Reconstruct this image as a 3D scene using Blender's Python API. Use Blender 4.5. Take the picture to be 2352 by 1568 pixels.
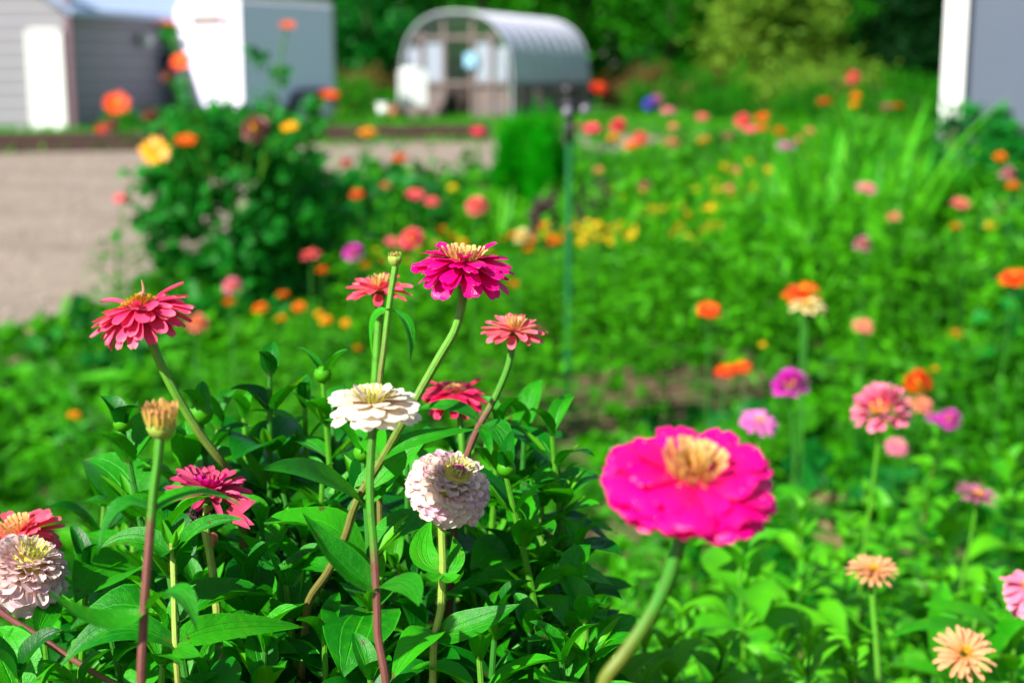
import bpy, math, random
import numpy as np
from mathutils import Vector, Matrix, Quaternion
R = math.radians
random.seed(7); rng = np.random.default_rng(7)
sc = bpy.context.scene
for o in list(bpy.data.objects): bpy.data.objects.remove(o)
# ---------------------------------------------------------------- camera
CAMH = 1.25; F = 3267.0; HZ = 165.0            # eye height; focal length and horizon row in photo units (2352 wide)
PITCH = math.atan((784 - HZ) / F)
cam = bpy.data.cameras.new('camera'); camo = bpy.data.objects.new('camera', cam); sc.collection.objects.link(camo)
camo.location = (0, 0, CAMH); camo.rotation_euler = (math.pi / 2 - PITCH, 0, 0)
cam.sensor_width = 36; cam.lens = 50; cam.clip_start = 0.05; cam.clip_end = 2000
cam.dof.use_dof = True; cam.dof.focus_distance = 0.857; cam.dof.aperture_fstop = 6.2; cam.dof.aperture_blades = 0
sc.camera = camo
# ---------------------------------------------------------------- world, sun
SUN_AZ = Vector((-0.70, -0.71)); SUN_EL = R(41)
w = bpy.data.worlds.new('World'); sc.world = w; w.use_nodes = True
nt = w.node_tree; bg = nt.nodes['Background']
sky = nt.nodes.new('ShaderNodeTexSky'); sky.sky_type = 'NISHITA'; sky.sun_disc = False
sky.sun_elevation = SUN_EL; sky.sun_rotation = math.atan2(SUN_AZ.x, SUN_AZ.y) % (2 * math.pi)
nt.links.new(sky.outputs[0], bg.inputs[0]); bg.inputs[1].default_value = 0.07
sl = bpy.data.lights.new('sun', 'SUN'); sl.energy = 5.0; sl.angle = R(0.5); sl.color = (1, 0.96, 0.90)
so = bpy.data.objects.new('sun', sl); sc.collection.objects.link(so)
h = SUN_AZ.normalized() * math.cos(SUN_EL)
so.rotation_euler = Vector((h.x, h.y, math.sin(SUN_EL))).to_track_quat('Z', 'Y').to_euler(); so.location = (-10, -8, 15)
sc.view_settings.view_transform = 'Standard'; sc.view_settings.look = 'None'
sc.view_settings.exposure = 1.08; sc.view_settings.gamma = 1
sc.render.engine = 'CYCLES'; sc.cycles.max_bounces = 7; sc.cycles.transparent_max_bounces = 8; sc.cycles.diffuse_bounces = 3
sc.render.resolution_x = 1024; sc.render.resolution_y = 682
# ---------------------------------------------------------------- positions
FW = Vector((0, math.cos(PITCH), -math.sin(PITCH))); UP = Vector((0, math.sin(PITCH), math.cos(PITCH)))
CP = Vector((0, 0, CAMH))
def at(x, y, d):                                # point of the place that lies at depth d
    return CP + FW * d + Vector(((x - 1176) / F * d, 0, 0)) + UP * ((784 - y) / F * d)
def ground(x, y, z=0.0):
    v = FW + Vector(((x - 1176) / F, 0, 0)) + UP * ((784 - y) / F)
    return CP + v * ((z - CAMH) / v.z)
# ---------------------------------------------------------------- mesh builder
class MB:
    def __init__(s): s.v = []; s.f = []; s.a = []; s.n = 0
    def grid(s, P, U, V, rnd):                   # P (m,n,3)
        m, n = P.shape[:2]; b = s.n
        s.v.append(P.reshape(-1, 3)); s.n += m * n
        A = np.empty((m, n, 3)); A[..., 0] = U; A[..., 1] = V; A[..., 2] = rnd; s.a.append(A.reshape(-1, 3))
        i = np.arange(m - 1)[:, None] * n + np.arange(n - 1)[None]; i = i.reshape(-1) + b
        s.f.append(np.stack([i, i + 1, i + n + 1, i + n], 1))
    def tube(s, pts, rad, k=8, rnd=0.5, cap=True, smooth=True):
        pts = [Vector(p) for p in pts]
        if smooth and len(pts) > 2: pts, rad = catmull(pts, rad)
        elif not hasattr(rad, '__len__'): rad = [rad] * len(pts)
        m = len(pts); P = np.zeros((m, k + 1, 3)); up = Vector((0.31, 0.77, 0.2)).normalized()
        for i, p in enumerate(pts):
            t = (pts[min(i + 1, m - 1)] - pts[max(i - 1, 0)]).normalized()
            a = t.cross(up); 
            if a.length < 1e-4: a = t.cross(Vector((1, 0, 0)))
            a.normalize(); b = t.cross(a); up = -a.cross(t) if False else up
            for j in range(k + 1):
                q = 2 * math.pi * j / k
                P[i, j] = p + (a * math.cos(q) + b * math.sin(q)) * rad[i]
        U = np.linspace(0, 1, m)[:, None] * np.ones((1, k + 1)); V = np.linspace(0, 1, k + 1)[None] * np.ones((m, 1))
        s.grid(P, U, V, rnd)
        if cap:
            for e in (0, m - 1):
                q = P[e].copy(); c = q.mean(0); s.grid(np.stack([q, c + (q - c) * 0.01]), U[e][None] * np.ones((2, 1)), V[:2], rnd)
    def box(s, c, d, rz=0, rnd=0.5, ax=None):
        c = Vector(c); X = Vector((math.cos(rz), math.sin(rz), 0)); Y = Vector((-math.sin(rz), math.cos(rz), 0)); Z = Vector((0, 0, 1))
        if ax: X, Y, Z = ax
        hx, hy, hz = d[0] / 2, d[1] / 2, d[2] / 2
        for (A, B, N, a, b, n) in ((X, Y, Z, hx, hy, hz), (Y, Z, X, hy, hz, hx), (Z, X, Y, hz, hx, hy)):
            for sg in (1, -1):
                o = c + N * n * sg; q = [o - A * a * sg - B * b, o + A * a * sg - B * b, o + A * a * sg + B * b, o - A * a * sg + B * b]
                s.grid(np.array([[q[0], q[3]], [q[1], q[2]]]), np.array([[0, 0], [1, 1]]), np.array([[0, 1], [0, 1]]), rnd)
    def blob(s, c, r, k=6, rnd=.5, squash=1):
        th = np.linspace(0.001, math.pi - .001, k)[:, None]; ph = np.linspace(0, 2 * math.pi, k * 2 + 1)[None]
        P = np.stack([np.sin(th) * np.cos(ph) * r, np.sin(th) * np.sin(ph) * r, np.cos(th) * r * squash * np.ones_like(ph)], -1) + np.array(c)
        s.grid(P, th / math.pi * np.ones_like(ph), ph / 6.283 * np.ones_like(th), rnd)
    def quads(s, C, A, B, rnd, bend=None):       # many leaf shapes at once: centres, half length, half width vectors; a leaf is six points folded along its midrib
        n = len(C); N = np.cross(A, B); N /= (np.linalg.norm(N, axis=1, keepdims=True) + 1e-9); Lg = np.linalg.norm(B, axis=1, keepdims=True)
        up = N * Lg * 0.35
        p = [C - A, C - A * .1 - B + up, C - A * .15, C - A * .1 + B + up, C + A - N * Lg * .5]
        V = np.stack(p, 1).reshape(-1, 3); b = s.n + np.arange(n)[:, None] * 5; s.n += 5 * n; s.v.append(V)
        at_ = np.zeros((n, 5, 3)); at_[:, :, 0] = [0, .45, .45, .45, 1]; at_[:, :, 1] = [0, -1, 0, 1, 0]; at_[:, :, 2] = rnd[:, None]; s.a.append(at_.reshape(-1, 3))
        s.t = getattr(s, 't', [])
        for q in ((0, 2, 1), (0, 3, 2), (1, 2, 4), (2, 3, 4)): s.t.append(b + np.array(q)[None])
    def build(s, name, mat, parent=None, smooth=True, off=None):
        V = np.concatenate(s.v).astype(np.float32)
        if off is None and parent is not None and parent.type == 'EMPTY': off = np.array(parent.location)
        if off is not None: V = V - np.asarray(off, dtype=np.float32)
        me = bpy.data.meshes.new(name); me.vertices.add(len(V)); me.vertices.foreach_set('co', V.ravel())
        q = np.concatenate(s.f) if s.f else np.zeros((0, 4), int); t = np.concatenate(s.t) if getattr(s, 't', None) else np.zeros((0, 3), int)
        L = np.concatenate([q.ravel(), t.ravel()]).astype(np.int32); me.loops.add(len(L)); me.loops.foreach_set('vertex_index', L)
        st = np.concatenate([np.arange(len(q)) * 4, len(q) * 4 + np.arange(len(t)) * 3]).astype(np.int32)
        me.polygons.add(len(st)); me.polygons.foreach_set('loop_start', st)
        me.polygons.foreach_set('use_smooth', np.full(len(st), smooth)); 
        me.update(calc_edges=True)
        a = me.attributes.new('uvr', 'FLOAT_VECTOR', 'POINT'); a.data.foreach_set('vector', np.concatenate(s.a).astype(np.float32).ravel())
        me.validate(); me.materials.append(mat)
        return link(name, me, parent)
def link(name, me, parent=None):
    o = bpy.data.objects.new(name, me); sc.collection.objects.link(o)
    if parent is not None: o.parent = parent
    return o
def catmull(pts, rad, sub=5):
    n = len(pts)
    if not hasattr(rad, '__len__'): rad = [rad] * n
    P = [pts[0] * 2 - pts[1]] + pts + [pts[-1] * 2 - pts[-2]]; out = []; ro = []
    tg = [((P[i + 2] - P[i]) / max(1e-6, (P[i + 2] - P[i + 1]).length + (P[i + 1] - P[i]).length)) for i in range(n)]
    for i in range(n - 1):
        a, b, c, d = P[i:i + 4]
        for k in range(sub):
            t = k / sub
            l = (c - b).length; out.append(b * (2 * t ** 3 - 3 * t * t + 1) + tg[i] * l * (t ** 3 - 2 * t * t + t) + c * (3 * t * t - 2 * t ** 3) + tg[i + 1] * l * (t ** 3 - t * t)); ro.append(rad[i] * (1 - t) + rad[i + 1] * t)
    out.append(pts[-1]); ro.append(rad[-1]); return out, ro
def tag(o, label=None, cat=None, group=None, kind=None):
    if label: o['label'] = label
    if cat: o['category'] = cat
    if group: o['group'] = group
    if kind: o['kind'] = kind
    return o
def thing(name, loc, label, cat, group=None):
    o = bpy.data.objects.new(name, None); sc.collection.objects.link(o); o.location = loc; o.empty_display_size = .1
    return tag(o, label, cat, group)
# ---------------------------------------------------------------- materials
class NT:
    def __init__(s, name):
        s.m = bpy.data.materials.new(name); s.m.use_nodes = True; s.t = s.m.node_tree; s.t.nodes.clear()
        s.out = s.t.nodes.new('ShaderNodeOutputMaterial')
    def n(s, typ, ins=None, **kw):
        nd = s.t.nodes.new(typ)
        for k, v in kw.items(): setattr(nd, k, v)
        for k, v in (ins or {}).items():
            if isinstance(v, bpy.types.NodeSocket): s.t.links.new(v, nd.inputs[k])
            else: nd.inputs[k].default_value = v
        return nd
    def math(s, op, a, b=0.0, clamp=False):
        return s.n('ShaderNodeMath', {0: a, 1: b}, operation=op, use_clamp=clamp).outputs[0]
    def mix(s, f, a, b):
        nd = s.n('ShaderNodeMix', data_type='RGBA')
        for i, v in ((0, f), (6, a), (7, b)):
            if isinstance(v, bpy.types.NodeSocket): s.t.links.new(v, nd.inputs[i])
            else: nd.inputs[i].default_value = v if i == 0 else (*v, 1)[:4]
        return nd.outputs[2]
    def attr(s):
        a = s.n('ShaderNodeAttribute', attribute_name='uvr'); x = s.n('ShaderNodeSeparateXYZ', {0: a.outputs['Vector']})
        return x.outputs[0], x.outputs[1], x.outputs[2]
    def noise(s, scale, detail=3, rough=.55, vec=None, obj=True):
        ins = {'Scale': scale, 'Detail': detail, 'Roughness': rough}
        ins['Vector'] = vec if vec is not None else s.n('ShaderNodeTexCoord').outputs['Object']
        return s.n('ShaderNodeTexNoise', ins).outputs[0]
    def step(s, x, a, b):                        # smooth 0..1 between a and b
        return s.n('ShaderNodeMapRange', {0: x, 1: a, 2: b, 3: 0.0, 4: 1.0}, interpolation_type='SMOOTHSTEP').outputs[0]
    def bump(s, h, dist, st=1.0):
        return s.n('ShaderNodeBump', {'Height': h, 'Distance': dist, 'Strength': st}).outputs[0]
    def surf(s, col, rough=.6, normal=None, trans=0, tcol=None, spec=.5, **kw):
        ins = {'Base Color': col if isinstance(col, bpy.types.NodeSocket) else (*col, 1), 'Roughness': rough, 'Specular IOR Level': spec}
        ins.update(kw)
        if normal is not None: ins['Normal'] = normal
        p = s.n('ShaderNodeBsdfPrincipled', ins).outputs[0]
        if trans:
            tc = tcol if tcol is not None else col
            ti = {'Color': tc if isinstance(tc, bpy.types.NodeSocket) else (*tc, 1)}
            if normal is not None: ti['Normal'] = normal
            tr = s.n('ShaderNodeBsdfTranslucent', ti).outputs[0]
            p = s.n('ShaderNodeMixShader', {0: trans, 1: p, 2: tr}).outputs[0]
        s.t.links.new(p, s.out.inputs[0]); return s.m
def plain(name, col, rough=.6, var=.12, scale=8, metallic=0, spec=.5, bmp=0):
    k = NT(name); f = k.noise(scale); a = tuple(c * (1 - var) for c in col); b = tuple(min(1, c * (1 + var)) for c in col)
    return k.surf(k.mix(f, a, b), rough, k.bump(k.noise(scale * 6), bmp) if bmp else None, spec=spec, Metallic=metallic)
def leaf_mat(name, dark, light, tr, veins=True, spots=False, rough=.42, spec=.22):
    k = NT(name); u, v, r = k.attr(); av = k.math('ABSOLUTE', v)
    col = k.mix(r, dark, light)
    nz = k.noise(60); col = k.mix(k.math('MULTIPLY', k.step(nz, .4, .75), .45), col, light)
    nrm = None
    if veins:
        mid = k.math('SUBTRACT', 1.0, k.step(av, .0, .055))
        sv = k.math('SUBTRACT', av, k.math('MULTIPLY', k.math('POWER', u, .55), .52))      # the two long side veins
        side = k.math('MULTIPLY', k.math('SUBTRACT', 1.0, k.step(k.math('ABSOLUTE', sv), .0, .05)), .65)
        lat = k.math('FRACT', k.math('MULTIPLY', k.math('SUBTRACT', u, k.math('MULTIPLY', av, .22)), 8.0))
        lat = k.math('MULTIPLY', k.math('SUBTRACT', 1.0, k.step(k.math('ABSOLUTE', k.math('SUBTRACT', lat, .5)), .0, .16)), .13)
        vn = k.math('MAXIMUM', mid, k.math('MAXIMUM', side, lat))
        pale = tuple(min(1, c * 1.5 + .006) for c in light)
        col = k.mix(k.math('MULTIPLY', vn, .5), col, pale)
        col = k.mix(k.math('MULTIPLY', k.step(av, .93, 1.0), .35), col, pale)
        base = k.math('MULTIPLY', k.math('SUBTRACT', 1.0, k.step(u, .0, .13)), k.math('SUBTRACT', 1.0, k.step(av, .1, .7)))
        col = k.mix(k.math('MULTIPLY', base, .45), col, (.22, .07, .06))
        nrm = k.bump(k.math('ADD', k.math('MULTIPLY', vn, -.6), k.math('MULTIPLY', k.noise(260, 3), .5)), .0007, 1.0)
    if spots:
        sp = k.math('MULTIPLY', k.step(k.noise(170, 1, .3), .70, .74), k.step(k.noise(14, 1), .45, .6))
        col = k.mix(sp, col, (.09, .035, .012))
    if spots:
        tb_ = k.math('MULTIPLY', k.step(k.math('ADD', k.math('MAXIMUM', u, k.math('MULTIPLY', av, .93)), k.math('MULTIPLY', k.noise(45, 3), .5)), 1.24, 1.30), .8); col = k.mix(tb_, col, (.16, .09, .02))
        yl = k.math('MULTIPLY', k.step(k.noise(22, 4, .7), .56, .72), .45); col = k.mix(yl, col, (.09, .30, .004))
        nrm = k.bump(k.math('ADD', k.math('MULTIPLY', vn, -.6), k.math('ADD', k.math('MULTIPLY', k.noise(1200, 2), .5), k.math('MULTIPLY', k.noise(90, 2), 1.6))), .0008, 1.0)
    tc = k.mix(.5, tuple(c * 1.6 for c in light), tr)
    return k.surf(col, rough, nrm, trans=.30, tcol=tc, spec=spec)
def petal_mat(name, base, tip, edge=None, under=None, trans=.28, rough=.42, spots=None, gain=.5):
    k = NT(name); u, v, r = k.attr()
    col = k.mix(k.step(u, .15, 1.0), base, tip); col = k.mix(k.math('MULTIPLY', k.step(k.noise(2.2, 4, .7), .45, .75), .14), col, tuple(c * .6 for c in base))
    if edge: col = k.mix(k.math('MULTIPLY', k.step(k.math('ADD', u, k.math('MULTIPLY', r, .35)), 1.02, 1.25), .8), col, edge)
    col = k.mix(k.math('MULTIPLY', k.math('ABSOLUTE', k.math('SUBTRACT', r, .5)), gain), col, tuple(min(1, c * 1.35 + .02) for c in tip))
    if under:
        g = k.n('ShaderNodeNewGeometry').outputs['Backfacing']; col = k.mix(k.math('MULTIPLY', g, .75), col, under)
    st = k.math('FRACT', k.math('MULTIPLY', k.math('ADD', v, k.math('MULTIPLY', k.noise(3), .3)), 6.0))
    st = k.math('ABSOLUTE', k.math('SUBTRACT', st, .5)); col = k.mix(k.math('MULTIPLY', k.step(st, .15, .5), .15), col, tuple(c * .55 for c in base))
    if spots: col = k.mix(k.math('MULTIPLY', k.step(k.noise(38, 1), .66, .72), .7), col, spots)
    return k.surf(col, rough, k.bump(k.math('ADD', st, k.math('MULTIPLY', k.noise(5, 4), 1.2)), .0003), trans=trans, tcol=col, spec=.4)
G_leaf = leaf_mat('zinnia_leaf', (.001, .13, .0015), (.032, .36, .002), (.06, .50, .002), spots=True, spec=.34)
G_leaf3 = leaf_mat('deep_and_shade_leaf', (.0008, .060, .0025), (.004, .155, .003), (.03, .36, .002), spec=.25)  # darker zinnia leaf: painted shade in the lower right, tone variety elsewhere
G_shade_gap = leaf_mat('shade_gap_leaf', (.001, .018, .003), (.003, .045, .005), (.01, .08, .005), veins=False, rough=.6, spec=.1)  # near-black leaf colour, painted shade for the gap in the tree row
G_leaf2 = leaf_mat('soft_leaf', (.001, .060, .002), (.008, .19, .003), (.06, .45, .002), veins=False, rough=.5, spec=.15)
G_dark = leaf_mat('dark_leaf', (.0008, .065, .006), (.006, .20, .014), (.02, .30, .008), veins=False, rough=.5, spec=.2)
G_cover = leaf_mat('cover_leaf', (.001, .034, .001), (.060, .35, .002), (.09, .42, .002), veins=False, rough=.5, spec=.12)
G_weed = leaf_mat('weed_leaf', (.001, .030, .001), (.052, .35, .002), (.04, .36, .002), veins=False, rough=.5, spec=.12)
G_blade = leaf_mat('blade_leaf', (.010, .24, .004), (.09, .42, .006), (.12, .5, .004), veins=False, rough=.5, spec=.2)
G_bush = leaf_mat('bush_leaf', (.001, .075, .006), (.014, .27, .016), (.03, .36, .008), veins=False, rough=.5, spec=.2)
G_feather = leaf_mat('feather_leaf', (.0005, .13, .0005), (.006, .33, .001), (.01, .40, .002), veins=False, rough=.6, spec=.05)
G_tree = leaf_mat('tree_leaf', (.002, .085, .002), (.030, .25, .003), (.05, .30, .002), veins=False, rough=.55, spec=.1)
G_olive = leaf_mat('olive_leaf', (.045, .15, .008), (.17, .31, .02), (.2, .3, .02), veins=False, rough=.55, spec=.15)
G_rust = leaf_mat('rust_leaf', (.07, .045, .012), (.16, .075, .02), (.2, .1, .02), veins=False, rough=.6)
def stem_mat(name, top, low, a=.25, b=.75):
    k = NT(name); u, v, r = k.attr()
    top_ = top; f = k.step(k.math('ADD', u, k.math('MULTIPLY', k.math('SUBTRACT', k.noise(40), .5), .35)), a, b)
    col = k.mix(f, top, low); col = k.mix(k.math('MULTIPLY', k.step(k.noise(160, 4, .7), .45, .7), .35), col, tuple(c * .5 for c in low))
    return k.surf(col, .5, k.bump(k.math('ADD', k.noise(700, 3), k.math('MULTIPLY', k.math('SINE', k.math('MULTIPLY', v, 50.3)), .6)), .00013), trans=.06, tcol=top, spec=.35)
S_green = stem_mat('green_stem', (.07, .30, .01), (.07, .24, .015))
S_mid = stem_mat('leafy_green_stem', (.03, .19, .015), (.02, .12, .01))  # darker leafy green for mid-field flower stems and shoots
S_brown = stem_mat('browning_stem', (.10, .31, .02), (.17, .15, .035), .2, .7)
S_dark = stem_mat('green_to_red_stem', (.05, .25, .01), (.17, .06, .045), .25, .42)
S_pale = stem_mat('pale_yellow_stem', (.26, .42, .05), (.30, .36, .06))
S_red = stem_mat('reddish_stem', (.20, .06, .055), (.20, .12, .04))
WOODY = plain('bark', (.06, .042, .03), .9, .3, 12, bmp=.01)
# ---------------------------------------------------------------- leaves and petals
LT = np.array([0, .06, .18, .32, .48, .64, .78, .9, .97, 1.0]); LP = np.array([.34, .52, .86, 1, .97, .80, .56, .28, .10, .0])
def leaf(mb, P0, P1, P2, w, side=None, fold=.25, rnd=None, m=10, n=7, wav=.0, twist=0.0):
    P0, P1, P2 = (np.array(p, float) for p in (P0, P1, P2))
    rnd = random.random() if rnd is None else rnd
    t = np.linspace(0, 1, m)[:, None]
    C = P0 * (1 - t) ** 2 + P1 * 2 * t * (1 - t) + P2 * t * t
    T = 2 * (1 - t) * (P1 - P0) + 2 * t * (P2 - P1); T /= np.linalg.norm(T, axis=1, keepdims=True) + 1e-9
    if side is None: side = np.cross(T[0], [0, 0, 1])
    S = np.array(side, float)[None] - T * (T @ np.array(side, float))[:, None]; S /= np.linalg.norm(S, axis=1, keepdims=True) + 1e-9
    N = np.cross(S, T)
    if N[m // 2, 2] < 0 and abs(N[m // 2, 2]) > .05: N = -N
    if twist:
        a = twist * t; S, N = S * np.cos(a) + N * np.sin(a), N * np.cos(a) - S * np.sin(a)
    pr = np.interp(t[:, 0], LT, LP) * w
    v = np.linspace(-1, 1, n)
    hgt = (np.abs(v) ** 1.2)[None] * math.sin(fold) * pr[:, None]
    hgt = hgt + wav * w * np.sin(t * 11 + v[None] * 2 + rnd * 9) * np.abs(v)[None]
    P = C[:, None] + S[:, None] * (v[None] * math.cos(fold) * pr[:, None])[..., None] + N[:, None] * hgt[..., None]
    mb.grid(P, t * np.ones((1, n)), v[None] * np.ones((m, 1)), rnd)
PT = np.array([0, .12, .27, .42, .57, .72, .85, .94, .98, 1.0])
PP = {'zin': [.35, .5, .70, .86, .97, 1, .95, .80, .62, .40], 'nar': [.5, .62, .8, .92, 1, 1, .92, .74, .55, .3], 'tube': [.55, .5, .5, .55, .62, .8, 1, .9, .8, .6], 'tith': [.45, .7, .9, 1, 1, .9, .68, .4, .2, .1]}
def petal(mb, phi, r0, z0, L, w, e0, e1, cup=.15, tw=0, notch=.03, prof='zin', rnd=None, n=5, wav=0, tlen=9):
    rnd = random.random() if rnd is None else rnd
    t = np.linspace(0, 1, tlen) ** (.8 if tlen > 7 else 1); pr = np.interp(t, PT, PP[prof]) * w * .5
    e = np.radians(e0 + (e1 - e0) * t ** 1.2); dt = L * np.diff(t)
    r = r0 + np.concatenate([[0], np.cumsum(np.cos(e[:-1]) * dt)]); z = z0 + np.concatenate([[0], np.cumsum(np.sin(e[:-1]) * dt)])
    v = np.linspace(-1, 1, n)[None]
    lat = v * pr[:, None]
    hh = cup * w * .5 * (v ** 2) * np.minimum(1, t * 2)[:, None] + wav * w * np.sin(v * 4 + t[:, None] * 6 + rnd * 20) * t[:, None]
    back = (notch * L * (1 - np.abs(v)) * (t[:, None] ** 8))
    c, s = np.cos(e)[:, None], np.sin(e)[:, None]
    rr = r[:, None] - s * hh - c * back; zz = z[:, None] + c * hh - s * back
    ct, st = math.cos(tw), math.sin(tw)
    zz = zz + lat * st; lat = lat * ct
    cp, sp = math.cos(phi), math.sin(phi)
    P = np.stack([rr * cp - lat * sp, rr * sp + lat * cp, zz], -1)
    mb.grid(P, t[:, None] * np.ones((1, n)), v * np.ones((tlen, 1)), rnd)
J = lambda a: random.uniform(-a, a)
def ring(mb, R_, cnt, L, w, e0, e1, r0=.10, z0=0., jit=1, ph=None, **k):
    ph = random.random() * 6 if ph is None else ph
    for i in range(cnt):
        kk = dict(k); kk['tw'] = J(.22) * jit; kk['cup'] = kk.get('cup', .15) + J(.12) * jit
        petal(mb, ph + 2 * math.pi * (i + J(.22) * jit) / cnt, r0 * R_, z0 * R_, L * R_ * (1 + J(.10) * jit), w * R_ * (1 + J(.15) * jit), e0 + J(9) * jit, e1 + J(14) * jit, **kk)
def calyx_bm(R_, w=.24, hgt=.42):
    mb = MB(); m = 8
    zz = np.array([-hgt, -hgt * .85, -hgt * .6, -hgt * .3, -.03, .02]); rr = np.array([.075, .15, .215, .245, .235, .1]) * w / .24
    ph = np.linspace(0, 2 * math.pi, 15)
    P = np.stack([rr[:, None] * np.cos(ph), rr[:, None] * np.sin(ph), zz[:, None] * np.ones_like(ph)], -1) * R_
    mb.grid(P, np.linspace(1, 0, 6)[:, None] * np.ones((1, 15)), ph[None] / 6.28 * np.ones((6, 1)), .5)
    for q in range(3):
        for i in range(10): petal(mb, 6.283 * (i + q * .5) / 10, (.16 + .03 * q) * R_ * w / .24, (-hgt * (.8 - .25 * q)) * R_, .17 * R_, .15 * R_, 75, 80, cup=-.2, n=3, tlen=5)
    return mb
def cone_florets(mb, R_, n, rad, z0, hgt, L, w, spread=60, prof='tube'):
    for i in range(n):
        f = math.sqrt((i + .5) / n); a = i * 2.39996
        petal(mb, a, rad * f * R_, (z0 + hgt * (1 - f * f)) * R_, L * R_ * (1 + J(.25)), w * R_, 90 - spread * f + J(12), 88 - spread * f * 1.2 + J(15), cup=-.3, n=3, tlen=5, prof=prof)
HEADS = {}
def head_meshes(kind, lod=0):
    """petals and centre of a flower of radius 1"""
    P, D = MB(), MB(); q = dict(n=5, tlen=12) if lod == 0 else dict(n=3, tlen=6)
    if kind == 'layered':
        ring(P, 1, 9, .95, .44, -14, -66, r0=.12, z0=-.12, cup=.05, **q); ring(P, 1, 13, .98, .33, -4, -34, r0=.11, z0=-.04, cup=.2, **q)
        ring(P, 1, 12, .97, .35, 4, -26, r0=.1, z0=.02, cup=-.12, wav=.04, **q); ring(P, 1, 11, .86, .36, 12, -16, r0=.1, z0=.07, cup=-.1, wav=.04, **q)
        ring(P, 1, 9, .66, .34, 18, -6, r0=.12, z0=.10, cup=.1, wav=.05, **q); ring(P, 1, 3, .62, .34, 34, 16, r0=.2, z0=.12, cup=.3, **q)
        ring(D, 1, 22, .36, .10, 72, 58, r0=.28, z0=.08, cup=-.4, prof='tube', **q); ring(D, 1, 14, .30, .09, 84, 76, r0=.2, z0=.1, cup=-.4, prof='tube', **q)
        cone_florets(D, 1, 60, .24, .1, .1, .12, .045)
    elif kind == 'droopy':
        for n_, L, e0, e1, z in ((11, 1.0, -25, -70, -.12), (13, .98, -14, -48, -.06), (13, .98, -4, -36, 0), (12, .95, 6, -26, .05), (11, .84, 8, -20, .08), (8, .62, 14, -8, .11)):
            ring(P, 1, n_, L, .29, e0 - 3, e1 - 6, r0=.16, z0=z, cup=.30, prof='zin', **q)
        ring(P, 1, 3, .9, .17, 22, 10, r0=.2, z0=.13, cup=.7, **q)
        cone_florets(D, 1, 130, .33, .16, .16, .12, .055, 50)
    elif kind == 'white':
        ring(P, 1, 9, .96, .60, 0, -34, r0=.1, z0=-.07, cup=-.10, wav=.01, **q); ring(P, 1, 9, .97, .58, 6, -22, r0=.1, z0=0, cup=-.12, wav=.02, **q)
        ring(P, 1, 9, .88, .54, 14, -10, r0=.1, z0=.05, cup=-.1, wav=.02, **q); ring(P, 1, 9, .68, .38, 26, 6, r0=.1, z0=.1, cup=.1, wav=.05, **q)
        ring(P, 1, 5, .50, .26, 48, 40, r0=.1, z0=.12, cup=.4, **q)
        ring(D, 1, 20, .40, .075, 64, 50, r0=.24, z0=.1, cup=-.3, prof='nar', **q); ring(D, 1, 15, .34, .07, 78, 70, r0=.15, z0=.1, cup=-.3, prof='nar', **q)
    elif kind == 'dome':
        nr = 12
        for i in range(nr):
            f = i / (nr - 1); th = R(125 - 104 * f ** .92)
            n_ = max(9, int(2 * math.pi * math.sin(min(th, math.pi - th) if th < math.pi / 2 else R(86)) / .27)); Rr = 1.0 - .12 * f - (0.1 if f > .9 else 0)
            L = .56 - .18 * f
            tip = (math.sin(th) * Rr, math.cos(th) * Rr * .86); d = R(90) - th; e = math.degrees(d)
            ea, eb = e + 22, e - 48; tt_ = np.linspace(0, 1, 40); ee = np.radians(ea + (eb - ea) * tt_ ** 1.2); dx, dz = np.cos(ee).mean() * L, np.sin(ee).mean() * L
            ring(P, 1, n_, L, (.35 - .09 * f), ea, eb, r0=tip[0] - dx + J(.03), z0=tip[1] - dz, cup=.30 + J(.15), notch=-.04, jit=1.25, ph=i * .37, **q)
        D.blob((0, 0, .28), .42, 8, squash=.9); ring(D, 1, 20, .30, .05, 66, 74, r0=.24, z0=.55, cup=-.3, prof='nar', **q); ring(D, 1, 15, .26, .05, 75, 80, r0=.17, z0=.55, cup=-.3, prof='nar', **q)
    elif kind == 'bighot':
        ring(P, 1, 11, .97, .60, -4, -34, r0=.08, z0=-.08, cup=.02, wav=.04, **q); ring(P, 1, 11, 1.0, .62, 2, -22, r0=.08, z0=-.04, cup=-.06, wav=.06, **q)
        ring(P, 1, 10, .97, .60, 9, -12, r0=.08, z0=.02, cup=-.08, wav=.07, **q); ring(P, 1, 8, .80, .5, 16, -4, r0=.08, z0=.06, cup=-.06, wav=.07, **q)
        ring(D, 1, 20, .38, .10, 74, 66, r0=.25, z0=.05, cup=-.4, prof='tube', **q); ring(D, 1, 16, .38, .10, 84, 80, r0=.15, z0=.06, cup=-.4, prof='tube', **q)
        cone_florets(D, 1, 40, .24, .05, .08, .16, .06)
    elif kind == 'star':
        ring(P, 1, 13, 1.0, .30, 2, -24, r0=.12, z0=-.03, cup=.3, prof='nar', **q); ring(P, 1, 11, .92, .27, 14, -10, r0=.12, z0=.03, cup=.35, prof='nar', **q)
        ring(P, 1, 8, .70, .22, 30, 12, r0=.12, z0=.07, cup=.5, prof='nar', **q)
        ring(D, 1, 14, .50, .075, 66, 60, r0=.14, z0=.06, cup=-.3, prof='nar', **q); ring(D, 1, 10, .46, .07, 80, 80, r0=.08, z0=.08, cup=-.3, prof='nar', **q)
    elif kind == 'daisy':
        ring(P, 1, 17, .96, .185, 10, -14, r0=.12, z0=-.02, cup=.3, prof='nar', **q); ring(P, 1, 15, .86, .18, 20, 0, r0=.12, z0=.04, cup=.3, prof='nar', **q)
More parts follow.
